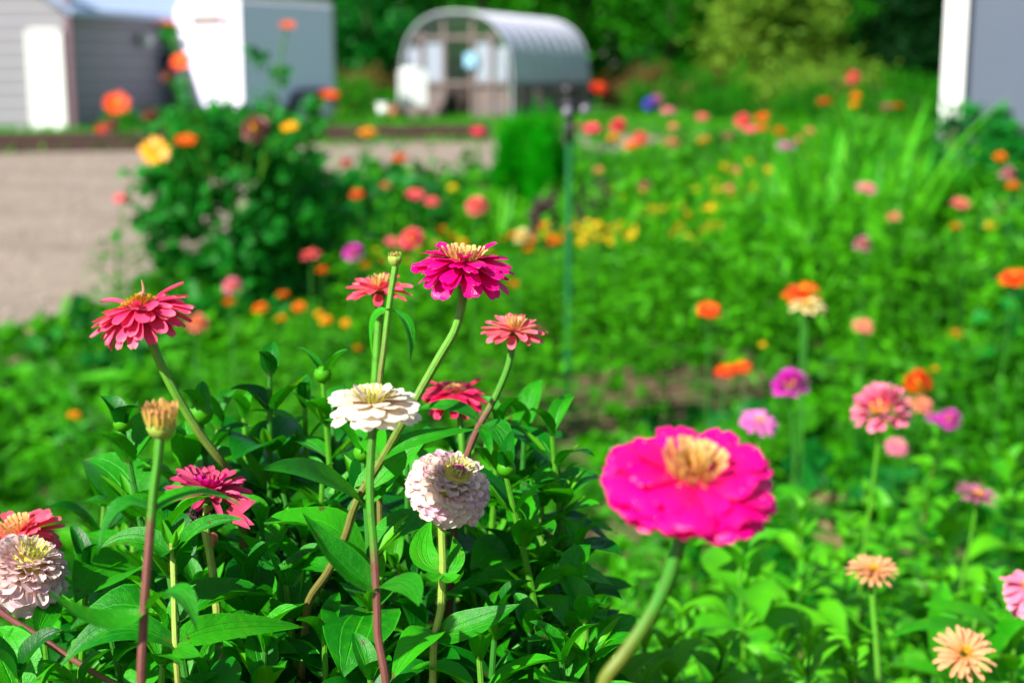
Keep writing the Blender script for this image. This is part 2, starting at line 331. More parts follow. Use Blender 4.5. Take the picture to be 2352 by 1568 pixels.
        ring(P, 1, 8, .62, .15, 34, 14, r0=.12, z0=.06, cup=.3, prof='nar', **q); cone_florets(D, 1, 60, .22, .05, .08, .16, .05, 45)
    elif kind == 'shaggy':
        for n_, L, e0, e1, z in ((14, .95, 0, -25, -.05), (14, .95, 10, -8, 0), (14, .85, 22, 8, .05), (13, .72, 38, 26, .1), (11, .58, 52, 48, .14), (9, .42, 70, 70, .16)):
            ring(P, 1, n_, L, .20, e0, e1, r0=.12, z0=z, cup=.6, prof='nar', jit=1.5, **q)
        cone_florets(D, 1, 20, .1, .2, .05, .12, .05)
    elif kind == 'zinnia':
        ring(P, 1, 11, .96, .36, 0, -32, r0=.1, z0=-.05, **q); ring(P, 1, 11, .92, .34, 8, -16, r0=.1, z0=.02, **q); ring(P, 1, 9, .74, .32, 22, 2, r0=.1, z0=.07, **q)
        cone_florets(D, 1, 30, .24, .06, .12, .16, .08, 45)
    elif kind == 'pompom':
        for i, th in enumerate((110, 92, 74, 56, 38, 20)):
            s, c = math.sin(R(th)), math.cos(R(th)); n_ = max(6, int(14 * s)); ring(P, 1, n_, .6, .40, 90 - th + 8, 90 - th - 14, r0=max(.05, s - .5 * s), z0=c * .75 - .3 * c, cup=.25, **q)
        D.blob((0, 0, .25), .38, 7); cone_florets(D, 1, 12, .12, .55, .05, .2, .1)
    elif kind == 'marigold':
        for n_, L, w_, e0, e1, z in ((9, .95, .55, 8, -12, 0), (9, .85, .5, 26, 5, .08), (8, .66, .42, 44, 28, .14), (6, .45, .34, 66, 55, .18)):
            ring(P, 1, n_, L, w_, e0, e1, r0=.08, z0=z, wav=.08, **q)
        cone_florets(D, 1, 12, .14, .3, .05, .16, .1)
    elif kind == 'tithonia':
        ring(P, 1, 12, .95, .40, 8, -4, r0=.16, z0=0, prof='tith', **q); cone_florets(D, 1, 50, .28, .02, .16, .14, .07, 45)
    return P, D
def head(kind, parent, pos, axis, Rad, pm, dm, cm, lod=0, seed=None, spin=0.0, zs=1.0):
    key = (kind, lod, pm.name, dm.name, cm.name, seed)
    if key not in HEADS:
        P, D = head_meshes(kind, lod); C = calyx_bm(1)
        a, b, c = C.build('flower_head', cm), P.build('petals', pm), D.build('flower_centre', dm)
        HEADS[key] = (a.data, b.data, c.data)
        for o in (a, b, c): bpy.data.objects.remove(o)
    a, b, c = HEADS[key]
    hd = link('flower_head', a, parent); base = Vector(parent.location)
    hd.location = Vector(pos) - base; q = Vector(axis).normalized().to_track_quat('Z', 'Y') @ Quaternion((0, 0, 1), spin)
    hd.rotation_mode = 'QUATERNION'; hd.rotation_quaternion = q; hd.scale = (Rad, Rad, Rad * zs)
    link('petals', b, hd); link('flower_centre', c, hd); return hd
def axis(toward=0, right=0): return (Vector((0, 0, 1)) + Vector((0, -1, 0)) * toward + Vector((1, 0, 0)) * right).normalized()
# colours of petals and centres
PM = {
 'magenta': petal_mat('magenta_petal', (.62, .0, .11), (.88, .001, .24), rough=.34, trans=.36, gain=.1),
 'hot': petal_mat('hot_pink_petal', (.76, .0, .13), (.87, .0, .26), rough=.38, trans=.34, gain=.02),
 'rose': petal_mat('rose_petal', (.80, .008, .09), (.90, .07, .19), edge=(.85, .22, .28)),
 'shag': petal_mat('shaggy_magenta_petal', (.72, .0, .15), (.86, .006, .34), under=(.5, .08, .1)),
 'coral': petal_mat('coral_petal', (.92, .12, .14), (.92, .06, .14), edge=(.9, .2, .25)),
 'coralpink': petal_mat('coral_pink_petal', (.92, .20, .18), (.90, .09, .17), edge=(.9, .28, .32)),
 'crimson': petal_mat('crimson_petal', (.70, .004, .07), (.88, .02, .13)),
 'white': petal_mat('cream_white_petal', (.80, .56, .34), (.88, .81, .68), trans=.36, gain=.1, rough=.5),
 'blush': petal_mat('blush_petal', (.86, .64, .46), (.89, .77, .65), edge=(.70, .30, .52), spots=(.66, .36, .55), trans=.36, gain=.1, rough=.5),
 'lilacw': petal_mat('pale_lilac_petal', (.88, .60, .48), (.88, .68, .64), edge=(.78, .46, .62), trans=.36, gain=.15, rough=.5),
 'peach': petal_mat('peach_petal', (.85, .36, .12), (.85, .40, .20), trans=.25),
 'pink': petal_mat('pink_petal', (.80, .13, .24), (.86, .22, .36), edge=(.9, .36, .48)),
 'violet': petal_mat('violet_petal', (.60, .02, .42), (.70, .02, .52)),
 'lilac': petal_mat('lilac_pink_petal', (.80, .30, .55), (.78, .16, .55)),
 'dusty': petal_mat('dusty_pink_petal', (.45, .10, .20), (.55, .16, .30)),
 'red': petal_mat('red_petal', (.55, .004, .004), (.72, .012, .006)),
 'orangered': petal_mat('orange_red_petal', (.80, .05, .002), (.88, .075, .002)),
 'orange': petal_mat('orange_petal', (.88, .15, .0), (.92, .22, .0)),
 'gold': petal_mat('golden_petal', (.90, .32, .0), (.95, .42, .0)),
 'yellow': petal_mat('yellow_petal', (.85, .55, .0), (.90, .62, .01)),
 'cream': petal_mat('cream_petal', (.80, .62, .18), (.85, .70, .35)),
 'salmon': petal_mat('salmon_petal', (.75, .16, .10), (.85, .26, .18)),
 'mauve': petal_mat('faded_mauve_petal', (.16, .04, .05), (.22, .07, .07)),
 'tan': petal_mat('faded_tan_petal', (.85, .64, .10), (.90, .52, .18), edge=(.7, .2, .12), trans=.35),
 'blue': petal_mat('blue_petal', (.04, .03, .5), (.08, .06, .65)),
}
DM = {
 'tan': petal_mat('tan_yellow_floret', (.95, .52, .05), (.95, .62, .24), trans=.3),
 'gold': petal_mat('golden_floret', (.85, .36, .0), (.9, .46, .01), trans=.1),
 'lime': petal_mat('lime_floret', (.78, .74, .05), (.80, .84, .22), trans=.3),
 'dust': petal_mat('pinkish_brown_floret', (.45, .12, .08), (.7, .4, .12), trans=.1),
}
# ---------------------------------------------------------------- ground
def sheet(name, pts, mat, z, kind='structure'):
    me = bpy.data.meshes.new(name); me.from_pydata([(p[0], p[1], z) for p in pts], [], [list(range(len(pts)))]); me.materials.append(mat)
    return tag(link(name, me), kind=kind)
k = NT('soil'); f = k.noise(3.0, 5); g = k.noise(45, 4)
c = k.mix(g, (.055, .030, .018), (.17, .10, .062)); pos = k.n('ShaderNodeSeparateXYZ', {0: k.n('ShaderNodeNewGeometry').outputs['Position']})
grass = k.mix(g, (.015, .09, .008), (.06, .20, .015))
c = k.mix(k.math('MULTIPLY', k.step(f, .45, .6), .55), c, grass); c = k.mix(k.step(pos.outputs[1], 21.0, 23.0), c, grass)
SOIL = k.surf(c, .95, k.bump(g, .02), spec=.2)
sheet('ground', [(-400, -60), (400, -60), (400, 900), (-400, 900)], SOIL, 0)
k = NT('gravel'); f = k.noise(1.1, 4); vo = k.n('ShaderNodeTexVoronoi', {'Vector': k.n('ShaderNodeTexCoord').outputs['Object'], 'Scale': 42.0})
v2 = k.n('ShaderNodeTexVoronoi', {'Vector': k.n('ShaderNodeTexCoord').outputs['Object'], 'Scale': 19.0}).outputs['Color']
c = k.mix(vo.outputs['Color'], (.17, .132, .098), (.36, .295, .235)); c = k.mix(.4, c, k.mix(v2, (.15, .112, .082), (.40, .33, .26)))
c = k.mix(k.math('MULTIPLY', k.step(f, .42, .7), .35), c, (.16, .11, .08))
sx_ = k.n('ShaderNodeSeparateXYZ', {0: k.n('ShaderNodeNewGeometry').outputs['Position']}); tk_ = k.math('ABSOLUTE', k.math('SUBTRACT', k.math('FRACT', k.math('MULTIPLY', k.math('ADD', k.math('ADD', sx_.outputs[1], k.math('MULTIPLY', sx_.outputs[0], .35)), k.noise(.5, 2)), .42)), .5))
c = k.mix(k.math('MULTIPLY', k.step(tk_, .30, .42), .22), c, (.12, .095, .07)); c = k.mix(k.math('MULTIPLY', k.step(k.noise(2.3, 5, .7), .60, .72), .35), c, (.10, .12, .05))
GRAVEL = k.surf(c, .9, k.bump(vo.outputs['Distance'], .012), spec=.25)
EDGE = [(-2600, 1150), (-400, 860), (0, 800), (60, 765), (130, 752), (215, 742), (300, 705), (430, 640), (560, 560), (850, 470), (1110, 425), (1400, 365), (1800, 322), (2352, 306), (4200, 290)]
EW = [ground(x, y) for x, y in EDGE]; FAR = [(60, 40), (-1, 27.5), (-4, 25.2), (-8, 23.5), (-40, 20)]
def edge_y(x):                                   # how far the planted ground reaches at this x
    return float(np.interp(x, [p.x for p in EW], [p.y for p in EW]))
sheet('gravel_yard', [(p.x, p.y) for p in EW] + FAR, GRAVEL, .004)
# pebbles lying on the gravel
mb = MB(); n = 5200
xs = rng.uniform(-7.5, 4, n); ys = rng.uniform(5.5, 22, n)
for x, y in zip(xs, ys):
    if y > edge_y(x) + .05 and y < 25 + x * .3: mb.blob((x, y, .012), rng.uniform(.008, .022), 4, rnd=rng.random(), squash=.6)
k = NT('pebble'); u, v, r = k.attr(); tag(mb.build('pebbles', k.surf(k.mix(r, (.14, .10, .08), (.42, .36, .31)), .85)), kind='stuff', label='small pale pebbles scattered over the gravel yard', cat='pebbles')
# ---------------------------------------------------------------- timbers along the bed
TIMBER = plain('dark_timber', (.055, .026, .020), .85, .35, 5, bmp=.01)
TOPW = plain('weathered_timber', (.10, .055, .042), .85, .3, 5, bmp=.01)
tp = [(-18, 20.6), (-9.2, 21.3), (-3.9, 24.0), (.6, 25.2)]
tp = [ground(-600, 360), ground(500, 345), ground(735, 329), ground(1125, 324)]
tl = ['dark brown timber edging beam beneath the white shed door', 'short dark timber edging beam behind the bushy plant with orange flowers', 'dark brown timber edging beam in front of the arched greenhouse']
for i in range(3):
    a, b = Vector(tp[i]), Vector(tp[i + 1]); d = b - a; L = d.length; X = d.normalized(); Y = Vector((-X.y, X.x, 0)); m = (a + b) / 2
    e = thing('timber_beam', (m.x, m.y, 0), tl[i], 'timber', 'timber beams edging the yard')
    q = MB(); q.box((m.x, m.y, .07), (L - .02, .2, .14), ax=(X, Y, Vector((0, 0, 1)))); q.build('lower_board', TIMBER, e, smooth=False)
    q = MB(); q.box((m.x, m.y, .225), (L - .04, .19, .16), ax=(X, Y, Vector((0, 0, 1)))); q.build('upper_board', TIMBER, e, smooth=False)
# ---------------------------------------------------------------- left shed
k = NT('grey_siding'); z = k.n('ShaderNodeSeparateXYZ', {0: k.n('ShaderNodeNewGeometry').outputs['Position']}).outputs[2]
ln = k.math('FRACT', k.math('MULTIPLY', z, 3.5)); gap = k.math('SUBTRACT', 1.0, k.step(ln, .05, .30))  # gap masks the paler board lines, highlights painted into the colour
SIDING = k.surf(k.mix(gap, k.mix(k.noise(2), (.185, .175, .195), (.205, .195, .215)), (.34, .33, .37)), .6, k.bump(ln, .012))
WHITE = plain('white_paint', (.82, .82, .80), .45, .03); OFFW = plain('off_white', (.62, .62, .60), .5, .08)
PURPLE = plain('dark_red_trim', (.13, .07, .09), .6, .1); BLACK = plain('black_plastic', (.012, .012, .014), .45, .2); GREYM = plain('grey_metal', (.22, .23, .25), .4, .1, metallic=.6)
ROOF = plain('pale_blue_metal_roof', (.40, .50, .66), .38, .06, 3)
Z = Vector((0, 0, 1))
c0 = Vector((-9.48, 31, 0)); gd = Vector((-.992, .12, 0)).normalized(); sd = Vector((.40, .917, 0)).normalized()
sh = thing('shed', tuple(c0 + Vector((-2, 2, 0))), 'light grey sided shed with white door, at the left edge behind the timber', 'shed')
q = MB(); q.box(c0 + gd * 3.5 + Z * 1.6 - Vector((-gd.y, gd.x, 0)) * .06, (7, .12, 3.2), ax=(gd, Vector((-gd.y, gd.x, 0)), Z)); q.build('gable_wall', SIDING, sh, smooth=False)
wp = Vector((-sd.y, sd.x, 0)); q = MB(); q.box(c0 + sd * 2.7 + Z * 1.26 + wp * .02, (5.3, .12, 2.52), ax=(sd, wp, Z)); q.build('side_wall', plain('slate_siding', (.085, .10, .14), .6, .08, 2) if False else SIDING, sh, smooth=False)
q = MB(); q.box(c0 + Z * 1.65 + Vector((.06, -.07, 0)), (.13, .13, 3.3), ax=(gd, Vector((-gd.y, gd.x, 0)), Z)); q.build('corner_trim', PURPLE, sh, smooth=False)
# roof plane rises to the left from the eave along the side wall
q = MB(); e0 = c0 + sd * -.3 + Z * 2.52 - wp * .35; e1 = e0 + sd * 6; up = wp * 4 + Z * 2.2
q.grid(np.array([[e0, e1], [e0 + up, e1 + up]]), np.array([[0, 0], [1, 1]]), np.array([[0, 1], [0, 1]]), .5)
q.grid(np.array([[e0 - Z * .09, e1 - Z * .09], [e0 + up - Z * .09, e1 + up - Z * .09]]), np.array([[0, 0], [1, 1]]), np.array([[0, 1], [0, 1]]), .5); q.box((e0 + e1) / 2 - Z * .045 - wp * .02, (6, .03, .12), ax=(sd, wp, Z)); q.build('roof', ROOF, sh, smooth=False)
dn = Vector((gd.y, -gd.x, 0)); dc = c0 + gd * .50; 
if dn.y > 0: dn = -dn
dr = MB(); dr.box(dc + Z * 1.02 + dn * .045, (.62, .05, 2.0), ax=(gd, dn, Z)); dro = dr.build('door', WHITE, sh, smooth=False)
def child(name, mb, mat, par, smooth=True):      # a sub-part, its parent is a mesh
    o = mb.build(name, mat, None, smooth, off=np.array(par.parent.location) if par.parent else None); o.parent = par; return o
q = MB(); q.box(dc + Z * 1.55 + dn * .075, (.14, .02, .14), ax=(gd, dn, Z)); child('window', q, GREYM, dro, False)
q = MB(); q.blob(dc + Z * 1.0 + dn * .1 + gd * .24, .035); child('handle', q, GREYM, dro)
q = MB()
for s in (-1, 1): q.box(dc + Z * 1.06 + dn * .055 + gd * s * .36, (.08, .07, 2.12), ax=(gd, dn, Z))
q.box(dc + Z * 2.10 + dn * .053, (.62, .066, .1), ax=(gd, dn, Z)); q.build('door_frame', OFFW, sh, smooth=False)
lp = c0 + sd * 2.4 - wp * .16 + Z * 1.95
la = thing('wall_lamp', tuple(lp), 'round pale lamp on the shaded side wall of the shed', 'lamp')
q = MB(); q.blob(lp - wp * .06, .15, 8); q.build('globe', OFFW, la); q = MB(); q.tube([lp + wp * .1, lp + wp * .0 - Z * .02, lp - wp * .04], .03); q.build('bracket', BLACK, la)
q = MB(); mt_c = c0 + sd * 3.2 - wp * .09; q.box(mt_c + Z * 1.35, (.35, .10, .5), ax=(sd, wp, Z)); q.box(mt_c + Z * 1.65, (.2, .07, .1), ax=(sd, wp, Z)); o = q.build('meter_box', plain('dark_blue_grey', (.03, .04, .06), .5), None, False); tag(o, 'dark box fixed on the shed side wall below the round lamp', 'box')
# ---------------------------------------------------------------- cargo trailer
t0 = Vector((-6.12, 32.7, 0)); rd = Vector((.53, .848, 0)).normalized(); fd = Vector((-.848, .53, 0)).normalized()
tr = thing('cargo_trailer', tuple(t0 + fd * 1 + rd * 1.6), 'white enclosed cargo trailer parked between the shed and the greenhouse', 'trailer')
q = MB(); Lt, Wt = 3.3, 2.0; zb, zt = .42, 2.92
prof_ = [(0, zb), (Wt, zb), (Wt, zt - .45), (Wt - .1, zt - .18), (Wt - .32, zt - .03), (Wt - .6, zt), (.12, zt), (.0, zt - .12)]
A = [t0 + fd * a + Z * b for a, b in prof_]; B = [p + rd * Lt - Z * 0 for p in A]
for P_ in (A, B):
    c_ = sum(P_, Vector()) / len(P_)
    for i in range(len(P_)): j = (i + 1) % len(P_); q.grid(np.array([[P_[i], P_[j]], [c_, c_]]), np.array([[0, 0], [1, 1]]), np.array([[0, 1], [0, 1]]), .5)
for i in range(len(A)): j = (i + 1) % len(A); q.grid(np.array([[A[i], A[j]], [B[i], B[j]]]), np.array([[0, 0], [1, 1]]), np.array([[0, 1], [0, 1]]), .5)
q.build('body', plain('sky_tinted_white_paint', (.84, .76, 1.0), .45, .02), tr, smooth=False)  # white paint tinted violet to imitate skylight on the shaded side
q = MB(); q.box(t0 + fd * 1.0 - rd * .02 + Z * 2.42, (.9, .05, .26), ax=(fd, rd, Z)); q.build('vent', plain('taupe', (.26, .22, .2), .6), tr, False)
q = MB(); q.box(t0 + rd * 1.65 + fd * 1 + Z * .36, (3.2, 1.9, .10), ax=(rd, fd, Z)); q.tube([t0 + fd * .5 + Z * .36, t0 + fd * 1.0 - rd * 1.2 + Z * .36], .05); q.tube([t0 + fd * 1.5 + Z * .36, t0 + fd * 1.0 - rd * 1.2 + Z * .36], .05); q.build('chassis', BLACK, tr, False)
q = MB()
for zz in (zb + .04, zt - .06): q.box(t0 + rd * Lt / 2 - fd * .012 + Z * zz, (Lt, .03, .08), ax=(rd, fd, Z))
for s in (0.03, Lt - .03): q.box(t0 + rd * s - fd * .014 + Z * (zb + zt) / 2, (.06, .03, zt - zb - .2), ax=(rd, fd, Z))
q.build('corner_trim', OFFW, tr, False)
for s in (2.0, 2.85):
    wc = t0 + rd * s - fd * .02 + Z * .33
    def disc(q, c, r, wd):
        ph = np.linspace(0, 2 * math.pi, 25); pr = [(0, -wd / 2), (r * .9, -wd / 2), (r, -wd * .35), (r, wd * .35), (r * .9, wd / 2), (0, wd / 2)]
        P = np.array([[list(c + rd * (a * math.cos(p)) + Z * (a * math.sin(p)) + fd * b) for p in ph] for a, b in pr]); q.grid(P, np.linspace(0, 1, 6)[:, None] * np.ones((1, 25)), np.ones((6, 25)), .5)
    q = MB(); disc(q, wc, .33, .2); wh = q.build('wheel', BLACK, tr)
    q = MB(); disc(q, wc - fd * .04, .25, .16); child('rim', q, OFFW, wh)
q = MB(); q.tube([t0 + rd * 1.55 - fd * .1 + Z * .45, t0 + rd * 1.75 - fd * .1 + Z * .74, t0 + rd * 2.4 - fd * .1 + Z * .80, t0 + rd * 3.1 - fd * .1 + Z * .74, t0 + rd * 3.28 - fd * .1 + Z * .5], .06); q.build('mudguard', BLACK, tr)
# ---------------------------------------------------------------- arched greenhouse
g0 = Vector((0.0, 38.2, 0)); gr_ = Vector((.37, .93, 0)).normalized(); gf = Vector((-.93, .37, 0)).normalized(); W, Lg, H = 3.25, 6.3, 2.82
gh = thing('greenhouse', tuple(g0 + gf * 1.6 + gr_ * 3), 'arched polytunnel greenhouse with cloudy plastic roof and wooden slatted base', 'greenhouse')
def arch(n=22, zl=0.0, inset=0.0):
    r = W / 2 - inset; pts = [(inset, zl)]
    for i in range(n + 1):
        a = math.pi * (1 - i / n); pts.append((W / 2 + math.copysign(abs(math.cos(a)) ** .8, math.cos(a)) * r, .95 + (H - .95 - inset) * math.sin(a) ** .8))
    return pts + [(W - inset, zl)]
PLY = NT('cloudy_plastic'); pb = PLY.n('ShaderNodeBsdfPrincipled', {'Base Color': (.70, .64, .86, 1), 'Roughness': .25, 'Specular IOR Level': .8, 'Coat Weight': .6, 'Coat Roughness': .12}).outputs[0]
tt = PLY.n('ShaderNodeBsdfTransparent', {'Color': (.75, .8, .8, 1)}).outputs[0]; mx = PLY.n('ShaderNodeMixShader', {0: .10, 1: pb, 2: tt}); PLY.t.links.new(mx.outputs[0], PLY.out.inputs[0]); PLAS = PLY.m
GZ = NT('clear_glazing'); g1 = GZ.n('ShaderNodeBsdfPrincipled', {'Base Color': (.5, .56, .66, 1), 'Roughness': .2}).outputs[0]; g2 = GZ.n('ShaderNodeBsdfTransparent').outputs[0]; gm = GZ.n('ShaderNodeMixShader', {0: .62, 1: g1, 2: g2}); GZ.t.links.new(gm.outputs[0], GZ.out.inputs[0]); GLAZ = GZ.m
ap = arch(zl=.9); q = MB(); pp = [(a, b) for a, b in ap if b >= .89]
P = np.array([[list(g0 + gf * a + Z * b + gr_ * l) for a, b in pp] for l in np.linspace(.0, Lg, 8)]); q.grid(P, np.linspace(0, 1, 8)[:, None] * np.ones((1, len(pp))), np.ones((8, len(pp))), .5); q.build('cover', PLAS, gh)
HOOP = plain('white_hoop', (.40, .42, .46), .35, .04)
for l in (-.02, .7, 1.4, 2.1, 2.8, 3.5, 4.2, 4.9, 5.6, Lg + .02):
    q = MB(); q.tube([g0 + gf * a + Z * b + gr_ * l for a, b in arch(inset=0 if l < 0 or l > Lg else -.012)], .03 if l < 0 or l > Lg else .022, smooth=False, k=6); q.build('hoop', HOOP, gh)
WOOD = plain('weathered_wood', (.15, .115, .105), .8, .25, 6, bmp=.01); WOODD = plain('brown_wood', (.26, .13, .075), .8, .3, 6)
for s in (0, 1):
    q = MB()
    for i in range(26): q.box(g0 + gf * (W * s + (-.03 if s == 0 else .03)) + gr_ * (.12 + i * (Lg - .2) / 25.5) + Z * .48, (.17, .025, .94), ax=(gr_, gf, Z))
    q.build('side_boards', WOOD, gh, False)
q = MB()
for a in (.55, 1.12, 1.95, 2.6): q.box(g0 + gf * a + gr_ * -.03 + Z * (1.15 if a in (.55, 2.6) else 1.28), (.10, .07, 2.3 if a in (.55, 2.6) else 2.56), ax=(gf, gr_, Z))
for zz in (.95, 2.15): q.box(g0 + gf * W / 2 + gr_ * -.07 + Z * zz, (W - .2 - (zz > 2) * .55, .05, .1), ax=(gf, gr_, Z))
q.build('end_frame', WOOD, gh, False)
for a0, a1 in ((.12, .5), (.6, 1.07), (2.0, 2.55), (2.65, 3.1)):
    q = MB()
    for j in range(5): q.box(g0 + gf * ((a0 + a1) / 2) + gr_ * .02 + Z * (.1 + j * .17), (a1 - a0, .03, .155), ax=(gf, gr_, Z))
    q.build('end_boards', WOOD, gh, False)
for a0, a1, zt_ in ((.6, 1.07, 2.1), (2.0, 2.55, 2.1), (.15, .5, 1.9), (2.65, 3.05, 1.9)):
    q = MB(); c_ = g0 + gf * (a0 + a1) / 2 + gr_ * .025 + Z * (.98 + zt_) / 2; q.box(c_, (a1 - a0, .01, zt_ - 1.0), ax=(gf, gr_, Z)); q.build('end_glazing', GLAZ, gh, False)
q = MB(); q.box(g0 + gf * 1.55 + gr_ * 2.2 + Z * .45, (1.6, .5, .08), ax=(gf, gr_, Z)); q.box(g0 + gf * 1.9 + gr_ * 2.2 + Z * .8, (.7, .4, .6), ax=(gf, gr_, Z)); q.build('potting_shelf', WOODD, gh, False)
def lathe(q, c, prof_, n=16):
    ph = np.linspace(0, 2 * math.pi, n + 1); P = np.array([[(c[0] + a * math.cos(p), c[1] + a * math.sin(p), c[2] + b) for p in ph] for a, b in prof_]); q.grid(P, np.linspace(0, 1, len(prof_))[:, None] * np.ones((1, n + 1)), np.ones((len(prof_), n + 1)), .5)
def pot(name, p, r, h_, mat, label, cat, group=None, rim=None):
    e = thing(name, (p.x, p.y, 0), label, cat, group); q = MB(); lathe(q, (p.x, p.y, 0), [(0, .01), (r * .8, .01), (r, h_ * .95), (r * .94, h_ * .95), (r * .75, .08), (0, .08)]); q.build('body', mat, e)
    q = MB(); lathe(q, (p.x, p.y, 0), [(r * .98, h_ * .88), (r * 1.08, h_ * .88), (r * 1.08, h_), (r * .95, h_)]); q.build('rim', rim or mat, e)
TERRA = plain('terracotta', (.36, .13, .06), .8); BLUE = plain('bright_blue_plastic', (.03, .33, .72), .35); WPL = plain('white_plastic', (.66, .68, .66), .4, .05)
gp = lambda x, y: ground(x, y)
tk = thing('water_tank', tuple(gp(948, 276)), 'large white water tank standing before the greenhouse end', 'tank'); p = gp(948, 276)
q = MB(); q.box(p + Z * .82, (.68, .6, .9), rz=.2); lathe(q, (p.x, p.y, 1.27), [(.34, 0), (.3, .06), (.1, .1), (0, .1)]); q.build('body', WPL, tk, False); q = MB(); lathe(q, (p.x, p.y, 1.36), [(.1, 0), (.1, .06), (0, .06)]); q.build('cap', BLACK, tk)
for a in (-.28, .28):
    for b in (-.24, .24): q = MB(); q.box(p + Vector((a, b, .18)), (.07, .07, .36)); q.build('leg', WOODD, tk, False)
pot('bucket', gp(1146, 272), .21, .42, BLUE, 'bright blue bucket in front of the greenhouse door', 'bucket', rim=WPL)
pot('plant_pot', gp(905, 272), .16, .34, TERRA, 'terracotta pot beside the white tank', 'pot', 'pots by the greenhouse')
pot('plant_pot', gp(882, 268), .20, .38, WPL, 'white pot left of the white water tank', 'pot', 'pots by the greenhouse')
pot('plant_pot', gp(1000, 266), .18, .3, TERRA, 'low terracotta pot between white tank and black tub', 'pot', 'pots by the greenhouse')
pot('plant_pot', gp(1028, 264), .24, .62, BLACK, 'tall black tub standing before the greenhouse end', 'pot', 'pots by the greenhouse')
pot('plant_pot', gp(1068, 262), .2, .32, BLACK, 'low black tub before the greenhouse door', 'pot', 'pots by the greenhouse')
q = MB(); p = g0 + gf * 1.15 - gr_ * .09 + Z * 1.55; q.box(p, (.32, .04, .36), ax=(gf, gr_, Z)); q.box(p - gr_ * .025, (.24, .02, .28), ax=(gf, gr_, Z)); tag(q.build('sign_board', plain('pale_blue', (.25, .5, .68), .5), None, False), 'small pale blue board hanging on the greenhouse door post', 'board')
# ---------------------------------------------------------------- right building
rc = at(2185, 200, 14.2); rc.z = 0
rb = thing('building', (rc.x + 2.5, rc.y + 1, 0), 'plain grey building with a white corner post at the right edge', 'building')
rn = Vector((.94, -.34, 0)).normalized(); rn2 = Vector((-rn.y, rn.x, 0)); RW = NT('shade_grey_stucco'); RW = RW.surf(RW.mix(RW.noise(1.2), (.070, .092, .130), (.082, .104, .145)), .65, RW.bump(RW.noise(60), .004))  # wall colour darkened and blued to stand in for shade
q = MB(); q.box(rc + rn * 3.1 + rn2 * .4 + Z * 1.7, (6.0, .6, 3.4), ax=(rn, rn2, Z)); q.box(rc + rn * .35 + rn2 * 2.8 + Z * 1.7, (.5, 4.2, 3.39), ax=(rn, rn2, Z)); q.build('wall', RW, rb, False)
q = MB(); q.box(rc + rn * .01 + rn2 * .06 + Z * 1.9, (.20, .16, 3.2), ax=(rn, rn2, Z)); q.build('corner_post', WHITE, rb, False)
q = MB(); q.box(rc + rn * 3 + rn2 * 2 + Z * 3.5, (6.6, 5, .12), ax=(rn, rn2, Z)); q.build('roof', ROOF, rb, False)
# ---------------------------------------------------------------- vegetation helpers
def unit(a): return a / (np.linalg.norm(a, axis=1, keepdims=True) + 1e-9)
def cloud(mb, C, size, upb=.6, asp=.36, rnd=None):
    """leaf shapes centred on C, each turned its own way, faces biased upward"""
    n = len(C); N = unit(rng.normal(size=(n, 3)) + np.array([-.25, -.25, upb * 1.6])); D = unit(np.cross(N, rng.normal(size=(n, 3))))
    size = np.asarray(size) * rng.uniform(.6, 1.3, n); mb.quads(C, D * (size / 2)[:, None], np.cross(N, D) * (size * asp)[:, None], rng.random(n) if rnd is None else rnd)
def clumps(mb, c, rad, nc, nl, spread, size, fill=.35, low=-1, **k):
    v = unit(rng.normal(size=(nc, 3))); v = v[v[:, 2] > low]; rr = rng.uniform(fill, 1, len(v)) ** .6
    cc = np.array(c) + v * rr[:, None] * np.array(rad)
    base = rng.random(len(cc)); P = np.repeat(cc, nl, 0) + rng.normal(size=(len(cc) * nl, 3)) * spread * np.array([1, 1, .7])
    P[:, 2] = np.maximum(P[:, 2], .03); cloud(mb, P, np.full(len(P), size), rnd=np.clip(np.repeat(base, nl) * .7 + rng.random(len(P)) * .3, 0, 1), **k)
def copy_tree(o, parent=None):
    c = o.copy(); sc.collection.objects.link(c); c.parent = parent
    for ch in list(o.children): copy_tree(ch, c)
    return c
# ---------------------------------------------------------------- far trees and shrubs
def tree(name, loc, h_, r, mat, label, low=.12, nc=85, nl=70, size=.24):
    t = thing(name, loc, label, 'tree', 'trees behind the yard'); x, y, _ = loc
    q = MB(); q.tube([(x, y, 0), (x + .1, y, h_ * .35), (x - .1, y + .1, h_ * .7)], [.2, .15, .05])
    for i in range(5):
        a = i * 1.3; q.tube([(x, y, h_ * (.15 + .1 * i)), (x + math.cos(a) * r * .5, y + math.sin(a) * r * .5, h_ * (.35 + .1 * i))], [.07, .02], k=5)
    q.build('trunk', WOODY, t); q = MB(); clumps(q, (x, y, h_ * (.5 + low / 2)), (r, r, h_ * (.5 - low / 2)), nc, nl, .34, size, fill=.25); q.build('crown', mat, t); return t
T1 = tree('broadleaf_tree', (-14, 52, 0), 8, 3.0, G_tree, 'mid green leafy tree behind the shed'); T2 = tree('broadleaf_tree', (-9.5, 54, 0), 9, 3.2, G_tree, 'mid green leafy tree rising behind the cargo trailer', low=.04)
T3 = tree('olive_tree', (7.6, 47, 0), 5.2, 1.5, G_olive, 'pale olive green tree with feathery crown right of the greenhouse', low=.06, nc=60, size=.26)
T4 = tree('dark_tree', (-5.0, 49, 0), 8, 2.6, G_dark, 'dark green tree between the trailer and the greenhouse', low=.05)
def cp(T, x, y, s, label, rz=None):
    c = copy_tree(T); c.location = (x, y, 0); c.scale = (s, s, s); c.rotation_euler = (0, 0, random.random() * 6 if rz is None else rz); c['label'] = label; return c
